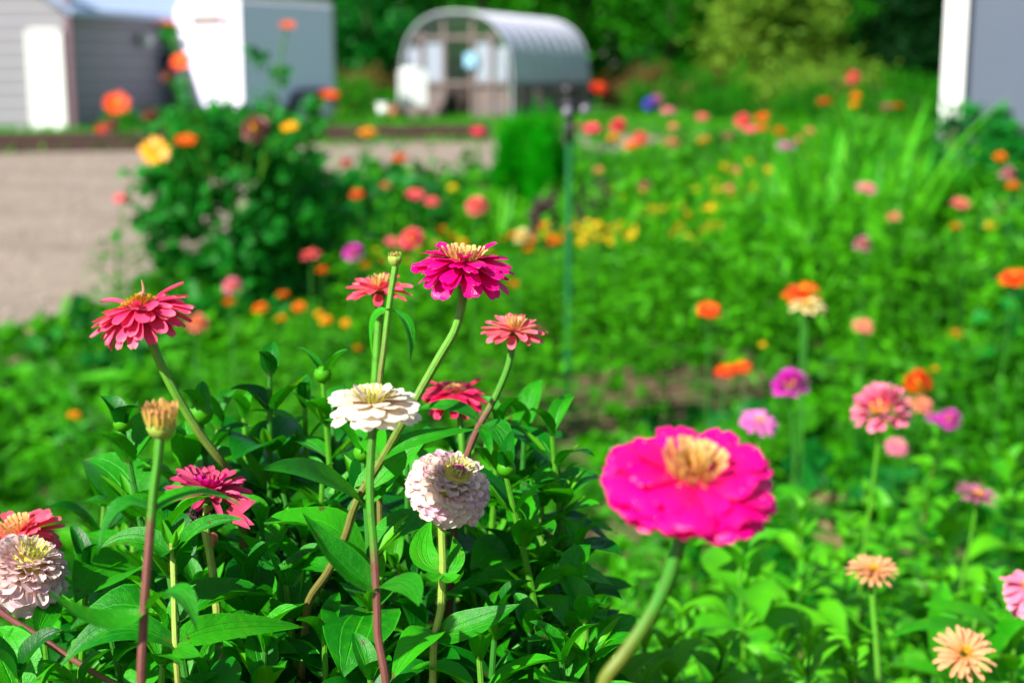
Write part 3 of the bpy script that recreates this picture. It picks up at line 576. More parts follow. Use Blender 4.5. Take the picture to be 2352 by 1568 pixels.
cp(T2, -1.0, 51, .9, 'green tree directly behind the left of the greenhouse'); cp(T1, 2.6, 52, 1.0, 'bright leafy tree behind the greenhouse roof'); cp(T1, 5.6, 51, .95, 'leafy tree just right of the greenhouse roof')
cp(T3, 9.4, 47.5, .8, 'smaller pale olive tree beside the taller olive one'); cp(T2, 11.5, 51, .85, 'leafy tree left of the dark gap'); cp(T1, 19.2, 47, .8, 'leafy tree beside the white corner post')
T5 = tree('shade_gap_tree', (13.6, 49, 0), 7, 1.9, G_shade_gap, 'made-up tree with near-black leaves standing in for the shade gap right of centre', low=.02, nc=110); cp(T5, 16.2, 50, .9, 'second near-black stand-in tree for the shade gap, nearest to the white post'); cp(T5, 11.6, 52, .8, 'third near-black stand-in tree for shade, behind the yellow green shrubs'); cp(T4, -7.2, 50.5, .9, 'dark tree behind the right end of the trailer')  # near-black trees added to stand in for the shaded gap
for i, (x, y, s) in enumerate([(-17, 60, 1.1), (-12, 61, 1.2), (-7, 60, 1.2), (-2.5, 60, 1.1), (2, 61, 1.2), (7, 60, 1.2), (11.5, 61, 1.15), (16.5, 61, 1.2), (21, 58, 1.2), (26, 57, 1.2), (-22, 56, 1.1), (-27, 55, 1.1), (31, 56, 1.2)]):
    c = cp(T4 if i % 2 else T2, x, y, s, 'tree in the dark back row of the wood')
    c['group'] = 'trees of the back row'; c['label'] = 'tree in the dark back row, ' + ['fifth from the left', 'sixth from the left', 'seventh from the left', 'middle of the row', 'behind the greenhouse roof', 'behind the olive trees', 'behind the shade stand-in trees', 'fourth from the right', 'third from the right', 'second from the right', 'second from the left, behind the shed', 'first on the left', 'last on the right'][i]
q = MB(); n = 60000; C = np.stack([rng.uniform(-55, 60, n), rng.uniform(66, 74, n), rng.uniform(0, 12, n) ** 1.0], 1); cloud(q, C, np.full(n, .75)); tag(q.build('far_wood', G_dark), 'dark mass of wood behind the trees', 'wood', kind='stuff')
SH = []
def shrub(x, y, z, r, hh, mat, label, name='shrub', size=.13, nc=26, nl=46):
    t = thing(name, (x, y, 0), label, 'shrub', 'shrubs behind the yard'); q = MB()
    for i in range(6): a = i * 1.1; q.tube([(x, y, 0), (x + math.cos(a) * r * .4, y + math.sin(a) * r * .4, hh * .7)], [.03, .01], k=5)
    q.build('stems', WOODY, t); q = MB(); clumps(q, (x, y, hh * .48), (r, r * .8, hh * .52), nc, nl, r * .2, size); q.build('foliage', mat, t); return t
s0 = shrub(-4.4, 43, 0, 1.0, 1.1, G_tree, 'low green shrub right of the cargo trailer'); s1 = shrub(-4.6, 45.5, 0, 1.4, 1.25, G_rust, 'rusty brown low shrub between trailer and greenhouse'); s2 = shrub(4.2, 46, 0, 1.3, 1.35, G_rust, 'rusty brown shrub just right of the greenhouse')
s3 = shrub(8.0, 42, 0, 1.5, 1.5, G_olive, 'yellow green shrub under the pale olive tree')
def cs(T, x, y, s, label): c = cp(T, x, y, s, label); return c
cs(s2, 6.4, 46, .9, 'second rusty brown shrub, nearer to the olive tree'); cs(s0, -3.6, 41.5, .6, 'small green shrub left of the white tank'); cs(s0, 3.8, 41, .9, 'green shrub at the foot of the greenhouse right end'); cs(s0, 5.6, 40, 1.2, 'broad green shrub in front of the rusty shrubs')
cs(s0, 10.6, 41, 1.15, 'broad green shrub left of the dark gap'); cs(s0, 12.8, 42, 1.0, 'broad green shrub under the dark gap'); cs(s3, 10.2, 44, 1.1, 'second yellow green shrub, right of the first'); cs(s0, 15.0, 41, 1.0, 'green shrub left of the white corner post')
cs(s0, 7.6, 37, .9, 'low green shrub before the yellow green one'); cs(s0, 10.2, 36, .9, 'low green shrub in the middle of the far border'); cs(s0, 13.0, 36, .9, 'low green shrub near the white post'); cs(s0, 5.3, 36.5, .7, 'low green shrub at the border end by the greenhouse')
cs(s0, -6.9, 36.5, .55, 'weedy shrub under the trailer side')
# grass along the shed and in front of the greenhouse
q = MB(); n = 26000; C = np.stack([rng.uniform(-16, 18, n), rng.uniform(22, 41, n), np.zeros(n)], 1); C = C[(C[:, 1] > 21.2 + (C[:, 0] + 9) * .35 + .4) & ((C[:, 0] < 0) | (C[:, 1] > 30))]
C[:, 2] = rng.uniform(.01, .14, len(C)); cloud(q, C, np.full(len(C), .15), asp=.16); tag(q.build('rough_grass', G_cover), 'rough green grass beyond the timber edging', 'grass', kind='stuff')
for x, y, s, l in ((-8.6, 31.3, .42, 'green weeds at the foot of the shed side wall'), (-7.9, 32.2, .45, 'green weeds between the shed and the trailer'), (-8.2, 30.2, .4, 'yellowish weeds in front of the shed corner')): cs(s0, x, y, s, l)
# ---------------------------------------------------------------- low cover of weeds and leaves
BARE = [(ground(1290, 905), .75), (ground(1410, 930), .6), (ground(1540, 765), .85), (ground(1340, 1090), .55), (ground(1930, 860), .65), (ground(1680, 880), .5), (ground(1890, 600), .55), (ground(2130, 1290), .2), (ground(1650, 740), .3), (ground(1320, 1250), .25)]
def covh(x, y):                                  # how high the weeds stand here
    n = .5 + .5 * np.sin(x * 2.1 + 1.3 * np.sin(y * 1.7)) * np.cos(y * 1.9 + x * .6)
    base = np.interp(y, [2, 4, 6, 8, 12, 18, 26], [.05, .07, .09, .15, .28, .30, .30])
    cor = np.clip(1 - np.abs(x - .0389 * y - .05) / .55, 0, 1) * np.clip((7.5 - y) / 2.2, 0, 1) * (y > 2.6); base = base * (1 - .8 * cor)
    right = np.clip((x - .95 - (y - 3) * .10) / .8, 0, 1) * np.interp(y, [2, 3, 6, 10, 14], [.26, .26, .24, .16, .05])
    h_ = base * (.55 + .9 * n) + right * (.6 + .6 * n)
    for p, r in BARE: h_ = h_ * np.clip((np.hypot(x - p.x, y - p.y) / r - .55) * 1.6, 0.05, 1)
    ed = np.interp(x, [p.x for p in EW], [p.y for p in EW]) - y
    return h_ * np.clip(ed / (.25 + y * .05), .12, 1)
def scatter(nc, y0, y1, nl, r0, size, asp=.36, mb=None, patch=None, hk=1.0):
    """weeds grow in tufts: each tuft has its own height, width and green, so light and shade stay between them"""
    y = np.sqrt(rng.uniform(y0 ** 2, y1 ** 2, nc)); x = rng.uniform(-.40, .42, nc) * (y + 1.2)
    ok = y < np.interp(x, [p.x for p in EW], [p.y for p in EW]) + rng.normal(size=nc) * .08
    for p, r in BARE: ok &= ((np.hypot(x - p.x, y - p.y) > r * rng.uniform(.7, 1.2, nc)) | (rng.random(nc) < .27))
    if patch is not None: ok &= (np.sin(x * 3.1 + patch) * np.cos(y * 2.3 + patch * 2 + x) + np.sin(x * 1.1 - y * 1.4 + patch) * .7) > .55
    x, y = x[ok], y[ok]; H = hk * covh(x, y) * rng.uniform(.35, 1.6, len(x)); r = r0 * rng.uniform(.6, 1.4, len(x)); g = rng.random(len(x))
    sz = size * rng.uniform(.55, 1.5, len(x))
    u = unit(rng.normal(size=(len(x) * nl, 3))); u[:, 2] = np.abs(u[:, 2]); u *= rng.uniform(.3, 1, (len(u), 1)) ** .5
    rp = lambda a: np.repeat(a, nl); P = np.stack([rp(x) + u[:, 0] * rp(r), rp(y) + u[:, 1] * rp(r), u[:, 2] * rp(H) + .008], 1)
    cloud(mb, P, rp(sz), asp=asp, upb=.9, rnd=np.clip(rp(g) ** 1.9 * .85 + rng.random(len(P)) * .2, 0, 1))
q = MB(); scatter(2200, 2.0, 6.4, 22, .06, .045, mb=q); scatter(1900, 2.0, 6.4, 20, .05, .075, .13, mb=q); scatter(500, 2.2, 6.4, 22, .09, .085, .28, mb=q)
tag(q.build('low_weeds', G_weed), 'low mixed green weeds covering the near bed', 'weeds', kind='stuff')
q = MB(); scatter(2800, 6, 14, 20, .12, .075, mb=q); scatter(2000, 6, 14, 20, .09, .14, .11, mb=q); scatter(700, 6, 14, 22, .16, .14, .26, mb=q); tag(q.build('garden_foliage', G_cover), 'mixed green garden foliage filling the middle of the beds', 'foliage', kind='stuff')
q = MB(); scatter(2600, 3.2, 13, 20, .08, .085, .42, mb=q, patch=.4, hk=1.45); tag(q.build('broad_weeds', G_dark), 'patches of darker broad leaved weeds in the beds', 'weeds', kind='stuff')
q = MB(); scatter(2200, 3.2, 13, 18, .06, .13, .10, mb=q, patch=2.7, hk=1.6); tag(q.build('tall_grass', G_blade), 'patches of thin bright grass among the weeds', 'grass', kind='stuff')
q = MB(); scatter(700, 3.0, 14, 14, .06, .08, .16, mb=q, patch=4.9, hk=1.3); tag(q.build('dry_stalks', plain('dry_straw', (.16, .12, .045), .8, .4, 20)), 'dry brownish stalks and spent weeds in the beds', 'dry stalks', kind='stuff')
q = MB(); scatter(2600, 13, 27, 20, .22, .13, mb=q); tag(q.build('far_foliage', G_cover), 'green foliage filling the far beds', 'foliage', kind='stuff')
# ---------------------------------------------------------------- bushy plants in the middle
def bush(loc, rx, h_, mat, label, cat='bush', name='bushy_plant', nc=110, nl=26, size=.10, tops=(), asp=.36, low=.0):
    x, y = loc; t = thing(name, (x, y, 0), label, cat); q = MB()
    for i in range(9): a = i * 2.4; rr = rx * .6; q.tube([(x, y, 0), (x + math.cos(a) * rr * .5, y + math.sin(a) * rr * .5, h_ * .4), (x + math.cos(a) * rr, y + math.sin(a) * rr, h_ * .8)], [.014, .01, .004], k=5)
    q.build('stems', S_green, t); q = MB(); clumps(q, (x, y, h_ * .5 + low), (rx, rx * .8, h_ * .5), nc, nl, .055, size, fill=.4, asp=asp)
    for p, w_, n_ in tops: clumps(q, p, (w_, w_, w_ * 1.3), n_, 7, .022, size * .5, fill=.2)
    q.build('foliage', mat, t); return t
TD = 6.6
def tops_(l, w_=.08, n_=4): return [(tuple(at(x, y, TD)), w_, n_) for x, y in l]
tb = ground(560, 745)
tith = bush((tb.x, tb.y), .50, 1.04, G_bush, 'tall green bush with orange flowers on long stems, beside the gravel', nc=150, nl=20, size=.085, tops=tops_([(405, 95), (395, 80), (415, 200), (430, 235), (455, 260), (480, 290), (500, 250), (600, 140), (650, 165), (590, 130), (640, 190), (560, 290), (540, 270), (610, 230), (650, 300), (700, 250), (720, 240), (370, 290), (690, 300), (720, 290), (440, 290), (400, 260), (575, 310), (510, 310), (640, 330), (340, 300), (600, 270)], .03, 3))
bush((ground(860, 640).x, ground(860, 640).y), .42, .62, G_dark, 'dark leafy bush with pink and red flowers right of the tall orange flowered bush', nc=100, nl=26)
bush((ground(720, 650).x, ground(720, 650).y), .36, .70, G_dark, 'dark shaded bush tucked behind the tall orange flowered bush', nc=80, nl=26)
bush((ground(1010, 620).x, ground(1010, 620).y), .34, .50, G_tree, 'green leafy bush under the pale pink flower', nc=70, nl=26)
# plants by the right building and further right
for x, y, d, rx, hh, l in ((2250, 300, 12.2, .5, .95, 'dark green bush in front of the grey building'), (2340, 330, 11, .35, .85, 'dark green bush right of the one by the white post'), (2230, 420, 9, .4, .62, 'green bush in the bed before the grey building')):
    p = at(x, y, d); bush((p.x, p.y), rx, hh, G_dark if hh > .7 else G_tree, l, nc=80)
# feathery bush
fp = ground(1225, 500); fx, fy = fp.x, fp.y
ft = thing('feathery_plant', (fx, fy, 0), 'soft feathery bright green bush left of the green garden stake', 'bush'); q = MB()
for i in range(12): a = i * 2.4; q.tube([(fx, fy, 0), (fx + math.cos(a) * .16, fy + math.sin(a) * .16, .7)], [.008, .003], k=5)
q.build('stems', S_green, ft); q = MB(); n = 19000; v = unit(rng.normal(size=(n, 3))) * (rng.uniform(0, 1, (n, 1)) ** .45); v *= (1 + .24 * np.sin(v[:, :1] * 9 + v[:, 2:] * 7))
pl = np.stack([np.linspace(-.27, .27, 13) + rng.normal(size=13) * .02, rng.normal(size=13) * .12, np.zeros(13)], 1); ph_ = rng.uniform(.82, 1.08, 13) * (1 - np.abs(pl[:, 0]) * .55); ii = rng.integers(0, 13, n); C = np.array([fx, fy, 0]) + pl[ii] + (v * np.array([.13, .12, .5]) + np.array([0, 0, .5])) * np.stack([ph_[ii]] * 3, 1); rp_ = rng.random(13)[ii]; A = unit(np.array([0, 0, .9]) + v * .9 + rng.normal(size=(n, 3)) * .5); B = unit(np.cross(A, rng.normal(size=(n, 3))))
q.quads(C, A * .05, B * .0045, np.clip(rp_ * .7 + rng.random(n) * .3, 0, 1)); q.build('foliage', G_feather, ft)
# strap leaved clumps
def straps(p, n_, L, w_, label, lean=.35, mat=G_blade, mat_name='strap_leaf_clump'):
    t = thing(mat_name, (p.x, p.y, 0), label, 'plant', 'strap leaved plants'); q = MB()
    for i in range(n_):
        a = random.random() * 6.28; d = Vector((math.cos(a), math.sin(a), 0)); s = Vector((-d.y, d.x, 0)); l = L * random.uniform(.6, 1.1); k_ = lean * random.uniform(.3, 1.4); b = p + d * random.uniform(0, .09)
        b.z = 0; m_ = b + d * l * k_ * .35 + Z * l * .62; e = b + d * l * k_ * random.uniform(.8, 1.5) + Z * l * random.uniform(.82, 1.0)
        t_ = np.linspace(0, 1, 9)[:, None]; P0, P1, P2 = (np.array(z_) for z_ in (b, m_, e)); Cc = P0 * (1 - t_) ** 2 + P1 * 2 * t_ * (1 - t_) + P2 * t_ ** 2
        wv = np.array([.7, .9, 1, 1, .95, .85, .65, .4, .02])[:, None] * w_ / 2; sa = np.array(s)[None]
        q.grid(np.stack([Cc - sa * wv, Cc - np.array(d)[None] * wv * .4, Cc + sa * wv], 1), t_ * np.ones((1, 3)), np.array([[-1, 0, 1]]) * np.ones((9, 1)), random.random())
    q.build('leaves', mat, t)
for x, y, n_, L, l in ((1960, 640, 26, 1.0, 'tall clump of strap leaves with bright yellowish blades'), (2090, 610, 28, 1.05, 'broad clump of strap leaves right of the tall yellowish one'), (2010, 560, 22, 1.1, 'clump of strap leaves standing behind two others'), (1860, 560, 12, .8, 'smaller clump of strap leaves at the left of the group'), (1150, 610, 20, .55, 'strap leaved clump beneath the feathery bush'), (1090, 590, 12, .5, 'thin strap leaved clump by the pale pink flower'), (2180, 520, 22, .75, 'strap leaved clump before the grey building')):
    straps(ground(x - (90 if x > 1800 else 0), y + (110 if x > 1800 else 20)), n_, L * (1.12 if x > 1800 else 1), .05 if x > 1800 else .035, l)
# dried dark seed heads
DRY = plain('dried_brown', (.045, .022, .022), .9, .3, 30)
for x, y, d, s, l in ((1250, 505, 7.6, .07, 'dried dark brown plume left of the green stake'), (1375, 455, 8.4, .05, 'dried dark brown plume right of the green stake'), (1345, 480, 8.4, .05, 'small dried brown plume touching the green stake')):
    p = at(x, y, d); t = thing('dried_plant', (p.x, p.y, 0), l, 'dried plant'); q = MB(); q.tube([(p.x, p.y, 0), (p.x, p.y, p.z)], .008); q.build('stem', S_red, t)
    q = MB(); C = np.array(p) + rng.normal(size=(500, 3)) * np.array([s * .45, s * .45, s * .8]); cloud(q, C, np.full(500, .05)); q.build('seed_head', DRY, t)
# ---------------------------------------------------------------- garden stake with lamp
pb = ground(1303, 950); sx, sy = pb.x, pb.y; st = thing('stake_lamp', (sx, sy, 0), 'thin green garden stake topped by a small black lamp', 'garden lamp')
ppm = F / (FW.dot(pb - CP)); zt_ = lambda y: CAMH - (y - HZ) / ppm * 1.0
GS = plain('green_plastic_stake', (.001, .12, .025), .5, .08)
q = MB(); q.tube([(sx, sy, -.02), (sx + .002, sy, zt_(560)), (sx, sy, zt_(315))], .0125, smooth=False); q.build('stake', GS, st)
q = MB(); lathe(q, (sx, sy, zt_(318)), [(.0, 0), (.017, 0), (.019, .06), (.016, .065), (.016, .09), (.026, .10), (.026, .115), (0, .118)], 14); q.build('socket', BLACK, st)
q = MB(); lathe(q, (sx, sy, zt_(258)), [(.0, 0), (.030, .0), (.034, .04), (.028, .06), (.028, .075), (.045, .08), (.045, .095), (.0, .105)], 16); hd = q.build('lamp_head', BLACK, st)
LENS = plain('pale_lens', (.15, .15, .18), .3, .02)
q = MB(); q.blob((sx - .008, sy - .034, zt_(252)), .020, 7); child('lens', q, LENS, hd)
q = MB(); q.tube([(sx + .03, sy, zt_(250)), (sx + .05, sy - .01, zt_(248))], .008); child('arm', q, BLACK, hd); q = MB(); q.blob((sx + .055, sy - .02, zt_(247)), .019, 7); child('lens', q, LENS, hd)
# ---------------------------------------------------------------- garden flowers, each placed by hand: photo column and row, width, petals, kind, words
BUSHES = []
for i in range(5):
    q = MB(); n_ = 9
    for j in range(n_):
        z_ = .12 + .8 * j / n_; a0 = j * 1.6
        for s_ in (0, math.pi):
            a = a0 + s_ + J(.3); L_ = (.26 - .14 * j / n_) * random.uniform(.8, 1.2); d_ = Vector((math.cos(a), math.sin(a), 0)); b_ = Vector((0, 0, z_)) + d_ * .004
            leaf(q, b_, b_ + d_ * L_ * .5 + Z * L_ * .4, b_ + d_ * L_ + Z * L_ * random.uniform(-.1, .4), L_ * .21, m=6, n=5)
    for j in range(5):                           # side shoots
        a = random.random() * 6.28; z_ = random.uniform(.1, .5); d_ = Vector((math.cos(a), math.sin(a), 0)); e_ = Vector((0, 0, z_)) + d_ * .14 + Z * .2; q.tube([(0, 0, z_), tuple(e_)], .006, k=4, smooth=False)
        for s_ in range(6):
            b = a + s_ * 1.57; dd = Vector((math.cos(b), math.sin(b), 0)); L_ = .13; leaf(q, e_ - Z * .03 * s_, e_ + dd * L_ * .5 + Z * L_ * .4, e_ + dd * L_ + Z * L_ * .2, L_ * .22, m=6, n=5)
    o = q.build('foliage', G_leaf2); BUSHES.append(o.data); bpy.data.objects.remove(o)
FINE = []
for i in range(4):                               # airy foliage of the small garden plants
    q = MB(); C = unit(rng.normal(size=(150, 3))) * (rng.uniform(.1, 1, (150, 1)) ** .5) * np.array([.17, .17, .45]) + np.array([0, 0, .5]); cloud(q, C, np.full(150, .085), asp=.15, rnd=np.clip(rng.random() * .6 + rng.random(150) * .5, 0, 1)); q.tube([(0, 0, 0), (.02, 0, .5), (0, .01, .9)], .006, k=4)
    o = q.build('foliage', G_cover); FINE.append(o.data); bpy.data.objects.remove(o)
def garden_flower(x, y, Wd, col, kind, label, group=None, d=None, tow=None, dm='gold', cat='flower', name=None):
    small = kind == 'marigold'; s = max(60, (Wd - 14) / (.037 if small else .056))
    s = max(s, (y - HZ) / .97 if y > HZ else 0); 
    if d is None and y > 175: s = min(s, (y - HZ) / (.45 if y > 300 else .11))
    if small and y > 480 and d is None: s = (y - HZ) / random.uniform(.76, .84)
    d = d or F / s; p = at(x, y, d)
    if p.z < .12: p = at(x, y, d * .9)
    Rad = max(.008, (Wd - 13) / 2 / (F / d)) if Wd > 22 else (.018 if small else .026)
    if small and s < 620: Rad *= 1.08
    name = name or ('marigold' if small else 'zinnia')
    t = thing(name, (p.x + J(.03), p.y + J(.04), 0), label, cat, group)
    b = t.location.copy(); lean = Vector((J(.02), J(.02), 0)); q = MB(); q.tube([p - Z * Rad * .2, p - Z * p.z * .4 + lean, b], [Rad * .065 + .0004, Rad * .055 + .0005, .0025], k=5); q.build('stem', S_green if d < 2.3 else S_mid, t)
    if d < 16:
        hh = p.z * (.95 if d > 5 else .60 if d > 2.6 else .80); o = link('foliage', random.choice(FINE if d > 4.2 else BUSHES), t); hh *= .86 if small else .95; o.scale = ((min(hh, .7) * .75,) * 2 if d <= 4.2 else (.8 + d * .03,) * 2) + (hh,); o.rotation_euler = (0, 0, random.random() * 6.3)
    tw = (.25 + J(.25)) if tow is None else tow
    head(kind, t, p, axis(tw, J(.22)), Rad, PM[col], DM[dm], S_green, lod=1, seed=random.randrange(2)); return t
FL = [
 (1815, 887, 92, 'violet', 'pompom', 'vivid violet magenta zinnia above the lilac pink one'), (1743, 970, 108, 'lilac', 'zinnia', 'lilac pink zinnia with pale centre just above the big hot pink bloom'),
 (2025, 945, 142, 'pink', 'pompom', 'large ruffled pink zinnia, widest flower in the right middle'), (2115, 928, 70, 'salmon', 'zinnia', 'salmon pink zinnia touching the right edge of the large ruffled pink one'), (2180, 965, 62, 'violet', 'pompom', 'small purple zinnia right of the salmon pink one'), (2145, 958, 50, 'violet', 'zinnia', 'dark violet zinnia half hidden left of the small purple one'),
 (2060, 1025, 66, 'pink', 'zinnia', 'small pink zinnia below the large ruffled pink one'), (2108, 880, 74, 'orangered', 'pompom', 'bright red orange cupped zinnia above the large ruffled pink one'),
 (1668, 850, 62, 'orangered', 'zinnia', 'left one of a touching pair of orange zinnias'), (1705, 842, 56, 'orangered', 'zinnia', 'right one of a touching pair of orange zinnias'), (1845, 672, 106, 'orangered', 'zinnia', 'wide flat orange zinnia above a cream yellow one'), (1853, 702, 98, 'cream', 'zinnia', 'cream yellow zinnia right under a flat orange one'),
 (1628, 710, 70, 'orangered', 'zinnia', 'flat red orange zinnia by bare soil, left of the orange and cream pair'), (1983, 748, 60, 'salmon', 'zinnia', 'salmon zinnia right of the cream yellow one'), (2330, 637, 78, 'orangered', 'zinnia', 'orange red zinnia at the right edge of the photo'), (2195, 765, 50, 'orange', 'zinnia', 'small orange zinnia below the orange red one at the right edge'),
 (2245, 1140, 112, 'dusty', 'daisy', 'faded dusty pink zinnia low on the right side'), (1982, 563, 52, 'dusty', 'pompom', 'small mauve pink zinnia under the strap leaves'), (1990, 432, 62, 'pink', 'zinnia', 'flat pink zinnia in front of the strap leaves'), (2208, 466, 60, 'coralpink', 'zinnia', 'tilted pink zinnia right of the strap leaves'), (2052, 497, 46, 'salmon', 'zinnia', 'pinkish zinnia low among the strap leaves'),
 (2315, 402, 48, 'dusty', 'pompom', 'mauve pink pompom near the right edge below the grey building'), (2326, 428, 42, 'orange', 'marigold', 'orange blossom just under the mauve pink pompom'), (2297, 362, 40, 'orange', 'marigold', 'lone orange blossom below the dark bushes of the grey building'), (2197, 518, 44, 'orangered', 'zinnia', 'reddish orange zinnia below the tilted pink one'), (2277, 518, 40, 'gold', 'marigold', 'golden blossom right of the reddish orange zinnia'), (1742, 795, 1, 'yellow', 'marigold', ''),
 (1805, 335, 56, 'violet', 'zinnia', 'bright orchid pink zinnia by the patch of bare gravel'), (1790, 305, 46, 'orange', 'marigold', 'orange blossom just above the orchid pink zinnia'), (1752, 268, 50, 'orangered', 'zinnia', 'tall deep orange zinnia, upper of two'), (1750, 292, 42, 'orangered', 'zinnia', 'deep orange zinnia, lower of two'), (1706, 280, 50, 'coral', 'pompom', 'coral zinnia left of the deep orange pair'), (1722, 296, 44, 'coralpink', 'zinnia', 'light coral zinnia nestled under the coral one'), (1672, 312, 44, 'mauve', 'zinnia', 'faded dark red zinnia left of the coral ones'), (1613, 268, 46, 'coralpink', 'zinnia', 'round light salmon zinnia at the back of the middle bed'),
 (1618, 325, 42, 'gold', 'marigold', 'gold blossom below the round light salmon zinnia'), (1540, 326, 52, 'salmon', 'zinnia', 'orange salmon zinnia left of a gold blossom'), (1470, 325, 56, 'coral', 'pompom', 'pink coral zinnia touching a gold blossom'), (1450, 335, 44, 'orange', 'marigold', 'gold blossom touching the pink coral zinnia'), (1410, 320, 42, 'gold', 'marigold', 'yellow blossom below the crimson zinnia near the lamp'), (1420, 292, 52, 'crimson', 'pompom', 'crimson zinnia right of the lamp head'), (1360, 293, 52, 'crimson', 'zinnia', 'dark pink zinnia closest to the lamp head'), (1375, 200, 52, 'red', 'zinnia', 'red zinnia standing tall beside the greenhouse end'), (1493, 240, 44, 'blue', 'pompom', 'blue violet flower behind the middle bed'), (1510, 232, 40, 'dusty', 'pompom', 'dull mauve flower behind the blue violet one'), (1535, 254, 50, 'pink', 'zinnia', 'pink zinnia right of the blue violet flower'), (1330, 290, 40, 'mauve', 'zinnia', 'dim reddish zinnia hidden right behind the stake'),
 (1960, 182, 46, 'coral', 'pompom', 'tallest coral flower in front of the dark gap'), (1965, 222, 38, 'orange', 'marigold', 'orange flower, upper one under the tallest coral flower'), (1963, 242, 38, 'gold', 'marigold', 'gold flower, lower one under the tallest coral flower'), (1893, 232, 48, 'red', 'zinnia', 'dim red zinnia left of the tallest coral flower'), (2035, 245, 42, 'mauve', 'zinnia', 'dull brownish red zinnia, left of two'), (2062, 243, 44, 'red', 'zinnia', 'dull red zinnia, right of two'), (1545, 290, 38, 'salmon', 'zinnia', 'faded salmon zinnia between two pinker ones'),
 (1840, 320, 40, 'coralpink', 'zinnia', 'pale coral zinnia against the bare gravel patch'), (1860, 300, 40, 'salmon', 'zinnia', 'pale salmon zinnia over the bare gravel patch'), (1480, 425, 46, 'mauve', 'zinnia', 'faded reddish zinnia above the yellow flowers'), (1490, 400, 1, 'mauve', 'zinnia', ''), (1375, 390, 36, 'salmon', 'zinnia', 'small faded salmon zinnia right of the stake'), (1690, 390, 36, 'salmon', 'zinnia', 'dim salmon zinnia in the middle of the bed'), (1675, 432, 36, 'salmon', 'zinnia', 'small peach zinnia below the dim salmon one'), (1770, 690, 34, 'mauve', 'zinnia', 'tiny faded brown zinnia left of the flat orange one'),
 (845, 310, 54, 'gold', 'marigold', 'golden flower on a tall stem against the timber edging'), (920, 362, 54, 'orangered', 'zinnia', 'orange red zinnia against the gravel below the golden flower'), (1097, 300, 46, 'crimson', 'zinnia', 'crimson zinnia before the timber edging'), (795, 372, 42, 'red', 'zinnia', 'small red zinnia over the gravel'), (885, 425, 44, 'crimson', 'zinnia', 'dark crimson zinnia over the gravel edge'), (820, 445, 46, 'red', 'zinnia', 'red zinnia at the top of the dark bush'), (955, 445, 56, 'coral', 'zinnia', 'rosy zinnia, upper one of a close pair'), (992, 462, 48, 'coral', 'zinnia', 'rosy zinnia, lower one of a close pair'), (1040, 430, 36, 'yellow', 'zinnia', 'pale yellow zinnia above the pale pink one'), (1095, 477, 62, 'coralpink', 'pompom', 'pale pink ruffled zinnia in front of the strap leaves at centre'), (275, 455, 44, 'coralpink', 'zinnia', 'pale salmon flower over the gravel left of the tall bush'),
 (713, 583, 62, 'coral', 'zinnia', 'rose red zinnia on a slanting stem before the dark bush'), (812, 583, 58, 'violet', 'pompom', 'purple magenta zinnia before the dark bush'), (903, 555, 52, 'coralpink', 'zinnia', 'dull pink zinnia left of the sharp magenta one'), (948, 552, 66, 'coral', 'pompom', 'larger rosy pink zinnia just behind the sharp magenta one'), (535, 660, 58, 'pink', 'pompom', 'round pink zinnia above an orange blossom'), (455, 745, 60, 'salmon', 'pompom', 'faded brownish pink zinnia right of the sharp pink one'), (870, 760, 1, 'gold', 'marigold', ''),
 (1200, 546, 52, 'cream', 'pompom', 'pale cream flower among the orange blossoms'), (170, 955, 46, 'gold', 'marigold', 'lone yellow blossom in the green at the far left'), (1752, 792, 30, 'yellow', 'marigold', 'round yellow green bud on a thin stem left of the cream one'), (2147, 848, 32, 'yellow', 'marigold', 'round yellow bud above the red orange cupped zinnia'), (1785, 780, 1, 'yellow', 'marigold', ''),
 (528, 697, 46, 'orange', 'marigold', 'orange marigold directly under the round pink zinnia'), (650, 680, 46, 'orange', 'marigold', 'orange marigold, highest of the cluster left of the coral zinnia'), (598, 710, 50, 'orange', 'marigold', 'broad orange marigold left in the cluster'), (687, 707, 48, 'orange', 'marigold', 'orange marigold right in the cluster'), (647, 733, 42, 'gold', 'marigold', 'golden marigold, lowest of the cluster'), (750, 738, 46, 'gold', 'marigold', 'golden marigold left of another near the coral zinnia'), (795, 743, 38, 'gold', 'marigold', 'golden marigold right below the coral zinnia'), (733, 722, 34, 'gold', 'marigold', 'small golden marigold behind its larger neighbour'), (740, 622, 40, 'orange', 'marigold', 'orange marigold under the rose red zinnia'), (822, 800, 32, 'gold', 'marigold', 'dim golden marigold low beside the budding stem'), (1180, 655, 40, 'orange', 'marigold', 'orange marigold at the right edge of the sharp magenta zinnia')]
for f in FL:
    if f[2] > 1: garden_flower(f[0], f[1], f[2], f[3], f[4], f[5], dm='gold', name='marigold' if f[4] == 'marigold' else None)
YB = [(1325, 525), (1350, 515), (1362, 538), (1385, 528), (1400, 545), (1412, 524), (1437, 540), (1430, 518), (1332, 550), (1448, 550), (1490, 482), (1500, 470), (1545, 490), (1478, 495), (1575, 530), (1612, 535), (1640, 512), (1640, 476), (1692, 478), (1650, 440), (1682, 452), (1705, 425), (1745, 417), (1762, 395), (1910, 425), (1890, 412), (1830, 440), (1725, 372), (1668, 385), (1598, 560), (1690, 405), (1860, 360), (1960, 500), (1560, 410), (1600, 440), (1930, 350)]
YB += [(1310, 540), (1345, 532), (1372, 518), (1398, 534), (1422, 532), (1405, 555), (1380, 548), (1455, 535), (1462, 522), (1318, 512), (1335, 560), (1360, 552)]
YB += [(1485, 470), (1510, 484), (1522, 476), (1535, 482), (1558, 486), (1495, 497), (1585, 492), (1620, 484), (1470, 480), (1555, 472), (1600, 500), (1580, 548), (1625, 524), (1650, 520), (1560, 522), (1540, 540)]
